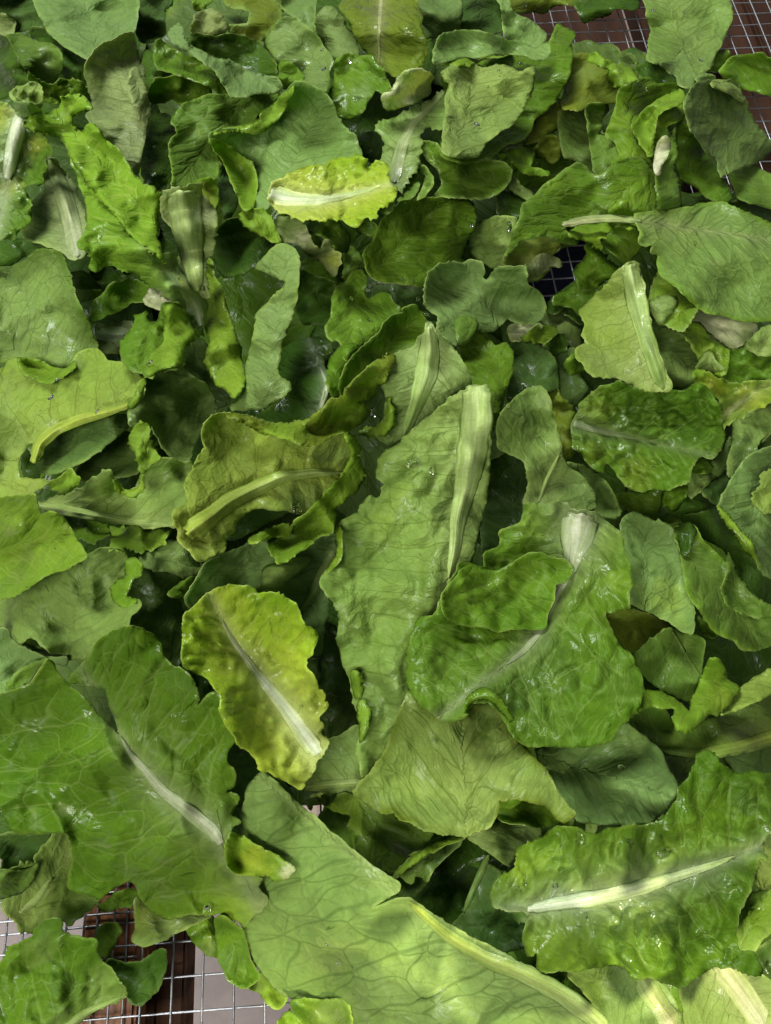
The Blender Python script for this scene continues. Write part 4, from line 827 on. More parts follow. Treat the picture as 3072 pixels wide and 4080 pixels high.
L("bubbly dark green leaf beside the small dark hole", 5.6, 'md', "C 490,1540 560,1560 620,1640 | F 620,60 680,100 690,140 640,170 600,200 520,250 440,230 420,150 440,100 480,70 500,0", **SAVOY)
# --- right middle
L("small pale peach-tinted leaf end just above the dark hole", 5.15, 'tn', "F 70,120 150,60 230,20 330,50 345,100 280,90 240,140 190,190 120,190 90,160", blot=[("F 240,90,70", 'wh', .35)])
L("dark green leaf end along the lower side of the dark hole", 4.9, 'dk', "F 250,350 300,280 380,230 440,180 470,240 400,330 330,380 270,390", blis=(1.5, 8))
L("dark bubbly leaf left of the yellowish ribbed leaf at right", 5, 'md', "F 280,320 340,280 450,200 560,190 620,200 640,260 560,330 480,370 460,400 400,350", **SAVOY)
L("dark rolled leaf edge under the dark bubbly leaf at right", 4.8, 'dk', "F 270,320 360,330 460,410 480,470 380,400", roll=2)
L("yellowish leaf with a broad pale rib, cut end up, in the right half", 7.5, 'py', "F 660,160 720,110 780,70 820,85 840,140 860,220 870,330 890,420 910,500 940,600 980,700 1010,800 1035,880 920,890 830,870 780,830 700,790 580,785 540,795 490,740 500,720 440,680 440,610 510,590 480,540 490,460 450,380 500,340 580,270 640,200",
  rib="F 775,90,110 800,250,135 855,480,125 925,700,110 985,870,85", ribc='pw', ribtip='gn', ribk=.17, lam=.010, slope=.45, lat=1.4, jag=1.4, tipfirst=False, hp="F 780,90,8 450,390,4 560,780,4 1000,850,-2 880,500,2", blot=[("F 850,780,200 600,700,150", 'pg', .8)])
F(7.1, 'md', "F 360,720 430,640 500,730 460,760 400,790", roll=2)
L("small lime leaf curled over right of the yellowish ribbed leaf", 7, 'lm', "F 900,310 920,200 950,130 1000,75 1080,120 1070,220 1110,250 1180,220 1230,260 1235,310 1180,400 1130,480 1100,510 1040,480 990,450 960,460 900,400", blis=(1.3, 9), blot=[("F 1120,400,110", 'md', .7)], edgecol=('pg', 3))
F(7.3, 'pg', "F 890,330 950,300 1080,290 1050,380 970,460 930,440 895,390", roll=2)
L("white-based leaf under the large winged leaf at right", 6, 'wh', "F 1165,430 1190,370 1260,380 1350,410 1480,440 1570,450 1580,510 1500,580 1420,610 1350,570 1250,500", lat=1.3, lam=.009, blot=[("F 1520,520,90", 'pg', .8)])
L("grey pleated leaf to the right of the yellowish ribbed leaf", 6, 'pd', "F 930,520 1000,490 1100,530 1170,600 1210,680 1200,780 1180,820 1100,860 1040,870 1000,790 970,680", lat=1.5, lam=.010, axis="F 960,600 1200,760", blot=[("F 1080,750,100", 'pg', .4)])
L("frilled lime leaf next to the white-based leaf at right", 6.5, 'lm', "F 1115,500 1160,440 1210,470 1300,540 1350,590 1400,620 1400,700 1380,760 1300,780 1230,720 1190,640 1170,570 1130,560", **SAVOY)
F(6.8, 'pg', "F 1190,740 1250,650 1290,640 1310,700 1380,740 1300,780", roll=1)
L("green leaf at the right edge above the yellow crinkled leaf", 6.2, 'md', "F 1400,640 1480,610 1570,620 1720,650 1720,830 1600,830 1530,870 1450,850 1360,800 1380,720", **SAVOY)
L("pale leaf corner at the right edge beside the white-based leaf", 6.5, 'pg', "F 1480,610 1580,530 1640,470 1720,480 1720,640 1620,660")
L("yellow-green crinkled leaf with a pinkish rib at the right edge", 6.8, 'lm', "F 1180,760 1300,800 1370,840 1450,860 1520,830 1600,830 1720,820 1720,920 1640,960 1560,990 1480,1040 1400,1090 1360,1110 1340,1040 1360,960 1310,900 1260,860 1200,840", rib="F 1340,1050,40 1440,980,50 1560,900,30", ribc='tn', blis=(2.5, 6), frill=(3, 9), jag=1.8, blot=[("F 1550,940,110 1300,850,80", 'yl', .7)])
L("pale leaf folded downwards below the yellow crinkled leaf at right", 6, 'pg', "F 1420,1090 1500,1050 1580,990 1720,970 1720,1100 1600,1180 1560,1260 1500,1330 1450,1400 1400,1420 1390,1340 1430,1230 1420,1160", hp="F 1550,1020,6 1420,1390,-3 1700,1050,5", blot=[("F 1450,1250,90", 'pd', .8)])
L("dark green heavily blistered leaf in the right half", 7.5, 'md', "F 415,1080 450,1030 470,960 540,900 600,860 680,850 690,815 750,850 830,880 950,900 1050,890 1120,890 1160,850 1210,840 1280,880 1310,950 1350,980 1350,1080 1370,1180 1340,1270 1280,1310 1220,1290 1150,1370 1150,1460 1060,1480 990,1500 920,1500 850,1520 760,1490 700,1420 660,1340 625,1330 610,1400 540,1370 490,1320 470,1260 420,1240 410,1150",
  rib="F 420,1090,75 560,1130,52 700,1160,36 830,1190,16", ribc='gr', blis=(4.6, 10), lat=1.2, wet=1, rough=.26, hp="F 430,1050,2 690,820,6 1280,880,5 1350,1150,3 900,1500,0 540,1360,1 700,1160,-2", blot=[("F 850,1000,200 1150,1150,160", 'dk', .55), ("F 550,1000,130 800,1400,150 550,1280,80", 'ol', .6)])
L("pale twisted leaf with a raised vein right of the square-cut rib", 7.2, 'pg', "F 0,980 50,930 130,870 210,850 240,890 270,950 280,1040 310,1110 330,1220 350,1310 400,1380 480,1440 540,1510 560,1600 540,1640 420,1650 380,1620 280,1600 200,1590 130,1610 100,1590 140,1500 130,1400 100,1320 30,1280 -60,1240 -60,1130 -40,1040", rib="F 195,1590,26 250,1450,38 300,1350,36 330,1280,14", ribc='pl', ribk=.25, wet=1, rough=.36, hp="F 200,860,8 270,1000,6 -40,1150,-1 120,1150,2 330,1250,5 540,1600,1 100,1400,2", blot=[("F 230,950,70", 'tn', .6), ("F 450,1500,120", 'pu', .7)])
L("narrow bubbly green leaf behind the pale twisted leaf at right", 5.5, 'ol', "F 240,890 300,870 340,920 380,980 410,1040 430,1150 420,1290 370,1330 330,1250 300,1100 280,1000", **SAVOY)
L("dark glossy leaf above the pale twisted leaf at right", 5.5, 'dg', "F 10,600 60,545 150,580 250,630 300,680 320,760 330,870 250,880 200,850 100,880 40,920 0,950", hp="F 60,550,6 300,700,2 100,850,1", rough=.36)
L("wet puckered green leaf right of the torn-end rib in the centre", 6, 'md', "E 1310,580 1390,550 1400,500 1490,560 1550,610 1620,580 1660,640 1640,800 1600,900 1580,1000 1560,1100 1520,1140 1500,1050 1490,900 1460,850 1390,850 1370,760 1330,680", blis=(2, 9), frill=(1.5, 10), wet=1, rough=.28)
L("shaded pale leaf below the dark glossy leaf at right", 5, 'pd', "F 300,660 420,610 450,700 400,740 450,790 510,880 460,960 400,1000 350,900 330,780", lat=1)
L("pale leaf beside the small dark hole in the heap", 4.5, 'pu', "F 200,440 280,340 380,400 470,500 470,590 420,610 400,580 350,540 300,490", blot=[("F 380,480,100", 'pg', .5)])
L("pinkish-white strip with a lime tip below the blue-grey lobed leaf", 6.2, 'tn', "F 0,480 100,450 220,470 150,540 60,560 20,570", blot=[("F 80,500,60", 'wh', .4)])
F(6.5, 'lm', "F 100,560 180,480 290,470 300,520 250,560 230,590 150,560", roll=1, jag=1.6)
L("small dark leaf fold below the lime tip at right", 5, 'dk', "F 250,560 350,530 360,610 300,660 240,610")
L("grey-green leaf below the pale twisted leaf at right", 5.5, 'pu', "F 380,1340 450,1350 560,1410 630,1480 680,1560 720,1666 | I 720,60 680,110 560,80 | F 540,1640 560,1550 520,1470 430,1400", hp="F 600,1450,4 430,1360,3")
L("dark green leaf below the blistered leaf", 5, 'md', "F 690,1540 850,1530 980,1510 990,1560 960,1640 | I 970,60 930,120 800,60 740,40")
L("small bright green piece right below the blistered leaf", 5.2, 'md', "F 990,1510 1130,1480 1120,1560 1060,1640 980,1600", roll=1.2)
L("pale bubbly scrap under the lower corner of the blistered leaf", 5, 'pg', "F 1150,1380 1280,1350 1300,1430 1250,1500 1150,1560 1130,1480", **SAVOY)
L("dark smooth leaf low in the heap left of the grey edge leaf", 4.5, 'dk', "F 1080,1560 1200,1520 1300,1560 1330,1640 | I 1390,100 1300,150 1100,100 980,40")
L("dark leaf tucked against the grey leaf at the right edge", 5.5, 'dg', "F 1230,1530 1290,1450 1400,1420 1450,1440 1380,1540 1330,1600")
L("narrow shaded stalk between the blistered leaf and the right edge", 5.6, 'pd', "F 1280,1370 1330,1290 1370,1250 1410,1170 1430,1250 1380,1400 1310,1440", roll=2)
L("small curled green leaf at the corner of the blistered leaf", 6, 'md', "F 1150,1340 1230,1290 1300,1360 1280,1400 1180,1400", blis=(1.5, 7))
L("smooth grey leaf with a green rolled rim at the right edge", 7, 'pu', "F 1335,1620 1360,1560 1420,1450 1490,1340 1550,1290 1666,1240 1720,1230 | I 1720,480 1640,460 1600,420 1570,330 1500,240 1430,160 1370,90 1335,20", axis="F 1700,1250 | I 1500,200", lam=.014, rough=.42, hp="F 1360,1600,3 1550,1300,4 | I 1600,400,0 1640,100,6")
F(7.2, 'lm', "I 1335,20 1400,90 1480,190 1550,250 1570,340 1610,430 1550,350 1480,270 1420,180 1350,85", roll=2)
L("grey leaf corner behind the rolled-rim leaf at the right edge", 6, 'pd', "F 1560,1260 1720,1130 1720,1230 1600,1270")
L("small pale yellow leaf end resting on the grey leaf at the right edge", 8, 'py', "F 1560,1530 1610,1490 1620,1410 1720,1380 1720,1660 | I 1720,80 1620,50 1570,20 | F 1555,1600", jag=1.5)
L("pale leaf with a dark bruised vein, below the blistered leaf", 6.3, 'pu', "I 720,120 790,60 830,80 930,130 960,120 1030,160 1070,220 1100,330 1105,420 1060,440 1000,440 1110,430 1130,530 1170,640 1175,840 1080,790 980,730 850,670 770,640 790,520 770,430 740,330 730,230", axis="I 850,680 920,120", lam=.012, hp="I 950,130,4 1170,830,4 1100,350,3 850,400,0", blot=[("I 1000,620,170", 'py', .75), ("I 800,330,28 850,410,24 920,450,30 790,270,24", 'dk', .85)])
L("large folded blue-green leaf at the right edge", 6.5, 'mg', "I 1050,170 1140,135 1190,170 1200,210 1250,270 1350,350 1400,420 1370,530 1360,590 1420,650 1500,700 1600,730 1720,700 1720,900 1600,920 1470,930 1440,880 1330,820 1250,730 1180,640 1140,550 1110,440 1100,330", hp="I 1140,140,8 1190,210,7 1120,450,2 1380,450,5 1300,650,1 1500,900,-2 1700,720,5", edgecol=('lm', 2))
F(6.6, 'dk', "I 1055,165 1135,135 1195,175 1150,310 1105,340 1090,250", roll=1)
F(6.9, 'mg', "I 1360,560 1400,440 1390,310 1430,400 1480,500 1580,620 1720,680 1720,705 1580,735 1480,700 1400,650", roll=2)
L("dark leaf filling the fold at the right edge above the blue-green leaf", 5, 'dk', "I 1090,110 1250,60 1340,30 1400,140 1500,260 1580,350 1640,460 1720,500 1720,700 1560,620 1480,520 1420,370 1370,290 1260,240 1200,200", hp="I 1250,70,3 1500,300,3 1400,400,-5")
L("small folded green scrap below the pale bruised leaf", 5.5, 'md', "I 1200,720 1290,760 1340,820 1300,860 1240,830", roll=1)
L("angular green leaf with a straight dark vein, right of the large dark leaf", 6.1, 'mg', "I 780,970 850,930 930,850 1020,810 1170,840 1240,870 1240,960 1220,1110 1160,1270 1060,1220 960,1180 870,1080", rib="I 1040,812,20 1120,950,16 1225,1120,12", ribc='gn', ribk=.02, hp="I 1000,820,5 1230,900,4 900,1000,3 1150,1250,-4 800,970,3", jag=1.3)
L("dark olive leaf beside the large dark green leaf, under the pale bruised leaf", 4, 'ol', "I 600,680 760,680 900,720 1050,790 930,850 860,930 780,970 700,860 650,770")
L("glossy lime leaf curled into waves near the right edge", 7.5, 'lm', "I 860,1200 950,1200 1040,1230 1110,1290 1150,1330 1160,1250 1200,1180 1240,1100 1280,1000 1330,990 1380,1060 1390,1120 1470,1180 1400,1270 1330,1350 1280,1330 1220,1400 1150,1450 1070,1450 1045,1380 1070,1300 980,1300 910,1280 780,1350 850,1250", wet=.9, rough=.28, roll=3, hp="I 1310,1000,10 1150,1380,7 900,1240,4 1080,1350,8 1400,1200,2", blot=[("I 1350,1230,90", 'ol', .7)])
F(7.4, 'py', "I 1340,1350 1400,1260 1480,1170 1560,1110 1666,1060 1720,1050 1720,1190 1560,1260", roll=2)
L("pleated green leaf with an olive rib at the right edge", 5.8, 'mg', "I 780,1340 860,1290 1000,1320 1060,1440 1200,1420 1330,1350 1500,1280 1720,1190 1720,1500 1600,1560 1400,1600 1200,1600 1080,1570 930,1540 850,1470", rib="I 1720,1470,95 1450,1550,82 1200,1592,72 960,1562,50", ribc='oy', ribtip='gn', ribk=.2, lat=1.5, lam=.012, slope=.4, wet=.9, hp="I 850,1330,2 1600,1300,5 1300,1500,0", blot=[("I 1500,1400,200", 'pg', .6)])
L("broad dark grey-green leaf below the large dark leaf", 6.4, 'pb', "I 160,1560 300,1545 580,1530 670,1490 740,1395 820,1450 900,1510 970,1580 1000,1666 | L 1060,130 1080,190 1000,310 900,390 750,410 600,390 450,380 400,310 330,190 230,50", axis="I 200,1600 | L 900,250", lam=.016, lat=.6, hp="I 740,1410,6 200,1570,2 | L 1060,180,2 600,390,-4 650,100,5", blot=[("I 800,1480,100", 'pg', .6), ("L 600,250,150", 'pd', .5)], rough=.36, fold=0, fold2=.08)
# --- lower right
L("big blistered leaf with a bright white rib at the lower right", 8, 'md', "I 1190,1666 1200,1600 1250,1570 1310,1590 1330,1666 | L 1340,20 1400,60 1500,100 1560,70 1720,110 1720,420 1630,460 1620,560 1640,650 1590,590 1560,720 1520,850 1450,960 1440,1100 1450,1200 1560,1230 1610,1350 1560,1360 1450,1310 1300,1300 1180,1360 1140,1420 1080,1430 1000,1415 900,1360 810,1380 720,1300 680,1280 600,1300 480,1310 430,1345 340,1310 260,1340 190,1310 200,1220 220,1140 140,1240 100,1200 110,1080 160,980 120,950 40,950 0,940 | K 1600,930 1530,920 1520,820 1560,750 | L 50,690 80,590 60,580 90,545 180,510 300,430 390,425 440,420 500,470 580,460 640,440 780,420 900,415 1000,370 1060,280 1090,180",
  rib="L 130,940,62 300,905,92 500,880,110 700,840,112 900,785,100 1100,722,70 1300,660,48 1450,600,22", ribc='wh', ribtip='pl', ribk=.07, lam=.013, slope=.55, lat=1.8, blis=(2.6, 11), frill=(2.4, 11), jag=1.5, wet=.9, rough=.30, hp="L 150,520,3 0,930,2 700,430,4 1080,250,5 1250,100,6 1600,300,4 900,1370,2 200,1280,1 1580,1340,3 1450,1050,5 700,840,-1 600,1150,4 600,600,3", blot=[("L 200,1100,230 150,750,180 500,1230,160 350,1280,150", 'lm', .75), ("L 500,620,150 750,1000,120 1000,600,130", 'lm', .35), ("L 1300,400,200 1200,900,150 900,1300,120", 'md', .4), ("L 1000,1000,150 1300,800,120 1500,250,120", 'dg', .6)])
L("green folded leaf behind the big blistered leaf at the right edge", 7, 'md', "L 1450,960 1530,850 1640,820 1720,840 1720,1050 1600,1130 1560,1230 1450,1190", edgecol=('pg', 4))
L("pale leaf strip at the right edge beside the blistered leaf", 6.5, 'pg', "L 1640,480 1720,440 1720,900 1600,830 1560,760 1620,600")
L("dark leaf in the lower right corner under the blistered leaf", 6, 'dg', "L 1560,1220 1720,1080 1720,1500 1600,1400")
L("pale leaf with a wide tan rib in the lower right corner", 6.5, 'pg', "L 1090,1460 1150,1410 1300,1310 1400,1300 1500,1330 1610,1360 1720,1450 1720,1720 1150,1720 1120,1600", rib="L 1340,1290,170 1470,1450,180 1620,1680,170", ribc='tn', ribtip='pk', ribk=.12, hp="L 1120,1500,3 1600,1380,4 1400,1500,2", jag=1.3)
L("green-grey leaf with a pale rib at the bottom edge under the blistered leaf", 6, 'pu', "L 370,1350 480,1310 620,1300 700,1300 800,1380 900,1360 960,1390 1050,1500 1110,1666 1120,1720 640,1720 600,1600 500,1480", rib="L 840,1360,130 940,1520,150 1060,1690,150", ribc='pl', ribtip='tn', ribk=.12, hp="L 450,1350,0 800,1370,3", blot=[("L 550,1450,120", 'mg', .7)])
L("huge pale leaf with a thick yellow-green rib at the bottom edge", 7, 'pu', "J 1530,500 1520,350 1560,200 1600,130 1640,80 | K 80,75 200,190 360,330 530,480 700,620 880,750 940,790 925,830 880,850 750,930 690,962 760,938 900,890 990,870 1060,920 1200,1010 1350,1105 1500,1180 1600,1230 1700,1280 | L 200,1340 330,1420 450,1510 560,1590 660,1720 | K 640,1720 600,1600 500,1540 260,1510 140,1430 60,1330 0,1230 | J 1560,1150 1530,1050",
  rib="L 620,1720,120 560,1640,122 350,1480,130 100,1345,120 | K 1500,1262,110 1250,1112,90 1080,965,60 985,885,36", ribc='pl', ribtip='oy', ribk=.22, lam=.021, slope=.9, lat=.9, wet=.8, blis=(.8, 18), fold=0, fold2=0, hp="K 80,90,3 500,480,0 930,800,4 985,885,0 300,700,12 500,1000,16 50,1280,-2 300,1490,-8 800,1250,12 1200,1450,12 1300,1120,-1 | J 1540,400,-6 1560,900,2", blot=[("K 900,1450,300 1250,1500,250 500,1250,180", 'pg', .7), ("K 150,250,130 700,800,150", 'mg', .35)])
F(7.5, 'lm', "K 240,1520 350,1510 450,1530 560,1510 620,1560 640,1720 360,1720 300,1620", roll=0, conf=.6, blot=[("K 480,1600,120", 'pg', .6)])
L("little lime leaf at the bottom edge beside the bare mesh", 5, 'lm', "K 170,1640 220,1600 370,1640 380,1720 160,1720", **FRILLY)
L("smooth mid-green leaf in the hollow above the huge pale leaf", 6, 'mg', "K 420,360 520,270 580,205 680,240 760,290 850,330 920,320 1080,420 1150,455 1120,510 1050,580 960,660 900,720 850,700 760,660 640,560 530,470", axis="K 600,230 900,700", lam=.013, hp="K 580,220,3 1130,470,4 880,710,-6 450,370,0 900,500,3", wet=.6)
L("small curled pale leaf end below the yellow heart leaf's tip", 5.5, 'pg', "K 350,270 390,225 450,215 560,195 540,220 480,290 440,260 390,240 380,320", hp="K 390,230,6 500,220,4")
L("narrow folded leaf strip with a lime rim above the huge pale leaf", 6.5, 'pd', "K 890,740 960,670 1050,590 1150,530 1270,490 1360,480 1320,530 1240,580 1150,690 1100,780 1020,870 940,870 930,800", hp="K 1300,490,6 1000,640,5 1050,800,-3")
F(6.7, 'lm', "K 890,738 1000,630 1150,530 1300,475 1360,485 1250,520 1130,580 1000,662 910,745", roll=1.5)
L("dark glossy leaf in the hollow beside the lime-rimmed strip", 5, 'dk', "K 1020,870 1100,780 1180,680 1280,570 1360,490 1450,530 1500,580 1480,660 1420,730 1370,870 1320,1000 1270,1060 1150,1000", wet=1, rough=.25)
L("pale leaf corner between the fan-shaped leaf and the blistered leaf", 6.2, 'pg', "K 1360,475 1450,460 1530,400 1620,390 | L 0,400 110,400 210,430 200,500 90,545 60,580 0,650 | K 1640,680 1560,620 1450,540")
L("dark grey puckered leaf left of the big blistered leaf", 5.8, 'dg', "K 1280,1050 1340,980 1400,850 1430,740 1500,660 1570,700 1540,800 1530,920 1640,960 | L 120,960 160,1000 100,1080 100,1180 0,1200 | K 1560,1220 1450,1150 1350,1100", rib="K 1500,600,50 1430,760,50 1345,960,36", ribc='gn', blis=(1.2, 10), hp="K 1400,950,2 1550,1200,3 1600,1000,2")
L("dark leaf in the shadow between the huge pale leaf and the blistered leaf", 5, 'dk', "L -60,1220 0,1180 200,1160 220,1250 190,1310 260,1340 380,1345 440,1420 500,1480 620,1640 640,1720 560,1600 400,1480 200,1350")
# --- lower left
L("pale leaf with a light rib at the lower left, beside the bare mesh", 6.5, 'pg', "J 220,620 290,530 340,460 430,460 460,540 450,650 430,800 560,850 640,880 540,950 490,1000 430,1050 400,1010 280,1020 230,1080 120,1080 110,1010 30,960 20,880 -60,880 -60,720 100,690 200,670 240,650", rib="J 130,960,46 230,880,50 330,740,26", ribc='pl', ribk=.15, jag=1.6, blis=(1, 9), wet=.9, hp="J 350,480,4 50,950,2 500,900,-2 0,780,4")
F(6.8, 'mg', "J -60,720 100,700 200,690 250,650 210,760 130,840 -60,880", roll=1.5, blis=(1.3, 8))
L("dark leaf in the shade of the big lobed leaf at the lower left", 5.5, 'dg', "J -60,480 100,460 200,480 330,450 290,530 210,600 240,650 100,690 0,710 30,620 -60,570")
L("small green leaf end over the wooden slat at the lower left", 5, 'md', "J 620,920 700,870 800,830 860,820 870,880 800,910 740,900 690,950 640,940", jag=1.6)
L("olive leaf underside lit at its tip, hanging over the wooden slat", 6, 'pg', "J 850,960 860,860 940,900 1060,1000 1200,970 1300,965 1340,975 1250,1020 1150,1070 1050,1120 960,1160 900,1180 830,1140 860,1060", blot=[("J 900,1000,130", 'ol', .7)])
L("small green leaf below the big lobed leaf beside the dark oval leaf", 5.5, 'md', "J 1180,1070 1240,1000 1340,975 1350,1020 1360,1150 1390,1240 1310,1230 1290,1200 1220,1140", blot=[("J 1320,1190,60", 'pg', .7)])
L("dark oval glossy leaf over the wire mesh at the lower left", 7.6, 'md', "J 1350,1010 1400,975 1470,1040 1530,1070 1560,1200 1600,1300 1645,1370 1600,1410 1540,1430 1450,1400 1400,1300 1380,1200", blot=[("J 1500,1250,110", 'dg', .7)], hp="J 1400,980,4 1600,1390,0")
L("pale lime leaf edge over the mesh left of the huge pale leaf", 6.5, 'lm', "J 1500,1430 1600,1380 1666,1330 | K 80,1370 180,1450 220,1510 170,1570 100,1540 50,1460 -20,1430", blot=[("K 0,1400,90", 'pg', .7)])
L("blistered green leaf in the lower left corner", 8, 'md', "J 20,1270 60,1200 130,1150 210,1120 230,1070 290,1020 400,1010 400,1080 450,1110 550,1130 600,1140 590,1190 640,1270 690,1310 720,1360 760,1420 790,1490 730,1520 650,1550 560,1590 480,1640 400,1720 -60,1720 -60,1310",
  rib="J 380,1720,75 560,1580,55 780,1490,20", ribc='pl', ribk=.1, lam=.011, slope=.3, lat=2.6, blis=(2.8, 9), frill=(2.4, 10), jag=1.7, wet=1, rough=.27, hp="J 300,1030,5 30,1280,4 770,1470,2 590,1180,5 300,1400,3", blot=[("J 650,1400,130 250,1200,120", 'pg', .5), ("J 400,1450,150", 'dg', .4)])
F(7.7, 'md', "J 600,1190 600,1090 650,1030 740,1030 770,1070 740,1130 680,1240 650,1260", roll=2)
L("dark green leaf with a folded top over the mesh near the lower left corner", 7, 'dk', "J 690,1260 800,1290 900,1280 960,1230 1020,1190 1055,1220 1035,1330 1000,1440 900,1540 830,1545 790,1460 750,1370 680,1310", hp="J 1030,1210,7 850,1540,2", rough=.42, wet=.3)
# ------------------------------------------------------------------ setting: floor, boards, wire mesh
def simple_mat(name, c1, c2, scale, rough, metal=0.0, stretch=(1, 1, 1), bump=.0004, spec=.4):
    m, nt = newmat(name)
    b = NB(nt)
    tc = b.n('ShaderNodeTexCoord')
    mp = b.n('ShaderNodeMapping'); nt.links.new(tc.outputs['Object'], mp.inputs[0]); mp.inputs['Scale'].default_value = stretch
    n1 = b.noise(mp.outputs[0], scale, 5, .6, .4).outputs['Fac']
    n2 = b.noise(mp.outputs[0], scale * 7, 3, .6).outputs['Fac']
    f = b.math('ADD', b.math('MULTIPLY', n1, .7), b.math('MULTIPLY', n2, .3))
    base = b.mix(b.rng(f, .35, .65), (*c1, 1), (*c2, 1))
    pr = b.n('ShaderNodeBsdfPrincipled')
    nt.links.new(base, pr.inputs['Base Color'])
    nt.links.new(b.rng(n2, .3, .7, rough - .1, rough + .12), pr.inputs['Roughness'])
    pr.inputs['Metallic'].default_value = metal
    pr.inputs['Specular IOR Level'].default_value = spec
    bp = b.n('ShaderNodeBump'); bp.inputs['Distance'].default_value = bump; bp.inputs['Strength'].default_value = .8
    nt.links.new(f, bp.inputs['Height']); nt.links.new(bp.outputs[0], pr.inputs['Normal'])
    out = b.n('ShaderNodeOutputMaterial'); nt.links.new(pr.outputs[0], out.inputs[0])
    return m
M_FLOOR = simple_mat('concrete', (.20, .165, .155), (.27, .225, .21), 14, .8)
M_WOOD = simple_mat('sunlit_reddish_wood', (.15, .055, .022), (.30, .13, .05), 22, .38, stretch=(2.2, .16, 1), bump=.0012)  # brighter copy of the board wood, sunlit wet look put into its colour
M_WOODD = simple_mat('dark_reddish_wood', (.022, .011, .007), (.048, .022, .013), 22, .75, stretch=(2.2, .16, 1), bump=.001, spec=.08)
M_WIRE = simple_mat('galvanised_wire', (.20, .21, .22), (.36, .37, .39), 300, .38, metal=.85, bump=.0001)
M_CLOTH = simple_mat('navy_cloth', (.010, .012, .035), (.018, .02, .05), 60, .9)
YAW = R(4.0)
def link(name, me, parent=None, loc=(0, 0, 0), rot=0.0):
    ob = bpy.data.objects.new(name, me)
    scene.collection.objects.link(ob)
    ob.location = loc
    ob.rotation_euler = (0, 0, rot)
    if parent: ob.parent = parent
    return ob
def box(name, sx, sy, sz, mat, bev=.0015):
    import bmesh
    bm = bmesh.new()
    bmesh.ops.create_cube(bm, size=1)
    for v in bm.verts: v.co = Vector((v.co.x * sx, v.co.y * sy, v.co.z * sz))
    bmesh.ops.bevel(bm, geom=bm.edges[:], offset=bev, segments=2, affect='EDGES')
    me = bpy.data.meshes.new(name)
    bm.to_mesh(me); bm.free()
    me.materials.append(mat)
    return me
me = make_mesh('floor', np.array([[-4, -4, 0], [4, -4, 0], [4, 4, 0], [-4, 4, 0]], float), [[0, 1, 2, 3]], [M_FLOOR])
fl = link('floor', me, loc=(0, 0, -.45)); fl['kind'] = 'structure'

def wpt(tile, x, y, z):
    o = TILES[tile]
    return unproject(np.array([[o[0] + x * KS, o[1] + y * KS]]), np.array([z]))[0]
# slats under the mesh, lower left
def slat_at(tile, xl, xr, y, z_top, thick, y0, y1, mat, label, group=None, yaw=YAW):
    a, b = wpt(tile, xl, y, z_top), wpt(tile, xr, y, z_top)
    w = np.linalg.norm(b - a) * math.cos(yaw)
    c = (a + b) / 2
    ob = link('wooden_slat', box('wooden_slat', w, y1 - y0, thick, mat))
    cy = (y0 + y1) / 2
    ob.location = (c[0] - math.sin(yaw) * (cy - c[1]), cy, z_top - thick / 2)
    ob.rotation_euler = (0, 0, yaw)
    ob['label'], ob['category'] = label, 'wooden slat'
    if group: ob['group'] = group
    return ob
slat_at('J', 470, 852, 1640, -.004, .018, -.36, -.02, M_WOOD, "reddish wooden slat just under the mesh, lower left corner")
slat_at('J', 780, 1165, 1640, -.030, .020, -.40, .00, M_WOODD, "dark brown board beneath the reddish slat, lower left corner")
# boards of the frame, upper right
slat_at('C', -250, 770, 200, -.035, .018, .18, .85, M_WOODD, "brown board below the mesh at the top, left of the seam")
slat_at('C', 850, 1560, 200, -.035, .018, .10, .85, M_WOODD, "brown board below the mesh behind the tall pale leaf")
slat_at('C', 1580, 2250, 200, -.030, .018, .05, .85, M_WOODD, "lighter brown board below the mesh at the upper right edge")
# navy cloth seen through the small hole
c = wpt('F', 310, 190, -.03)
n = 22
gx, gy = np.meshgrid(np.linspace(-.035, .035, n), np.linspace(-.04, .04, n))
V = np.stack([gx.ravel(), gy.ravel(), .004 * noise(np.stack([gx.ravel(), gy.ravel()], 1) / .018, 4)], 1)
ii = np.arange(n * n).reshape(n, n)
Q = np.stack([ii[:-1, :-1], ii[:-1, 1:], ii[1:, 1:], ii[1:, :-1]], -1).reshape(-1, 4)
cl = link('navy_cloth', make_mesh('navy_cloth', V, Q, [M_CLOTH]), loc=(c[0] + .008, c[1], c[2]))
sm = cl.modifiers.new('thickness', 'SOLIDIFY'); sm.thickness = .001
cl['label'], cl['category'] = "navy blue cloth seen through the small hole in the heap", 'cloth'

def rod(name, length, rad, mat, n=8, m=40, wob=.0004, seed=0):
    t = np.linspace(-length / 2, length / 2, m)
    w = np.stack([noise(np.stack([t / .03, t * 0], 1), seed), noise(np.stack([t / .03, t * 0 + 5], 1), seed)], 1) * wob
    ang = np.linspace(0, 2 * math.pi, n, endpoint=False)
    rr = rad * (1 + .12 * noise(np.stack([t / .004, t * 0 + 9], 1), seed))
    V = np.stack([np.repeat(t, n), (w[:, :1] + rr[:, None] * np.cos(ang)).ravel(), (w[:, 1:] + rr[:, None] * np.sin(ang)).ravel()], 1)
    ii = np.arange(m * n).reshape(m, n)
    Q = np.stack([ii[:-1], ii[1:], np.roll(ii[1:], -1, 1), np.roll(ii[:-1], -1, 1)], -1).reshape(-1, 4).tolist()
    Q += [list(map(int, ii[0])), list(map(int, ii[-1][::-1]))]
    return make_mesh(name, V, Q, [mat])
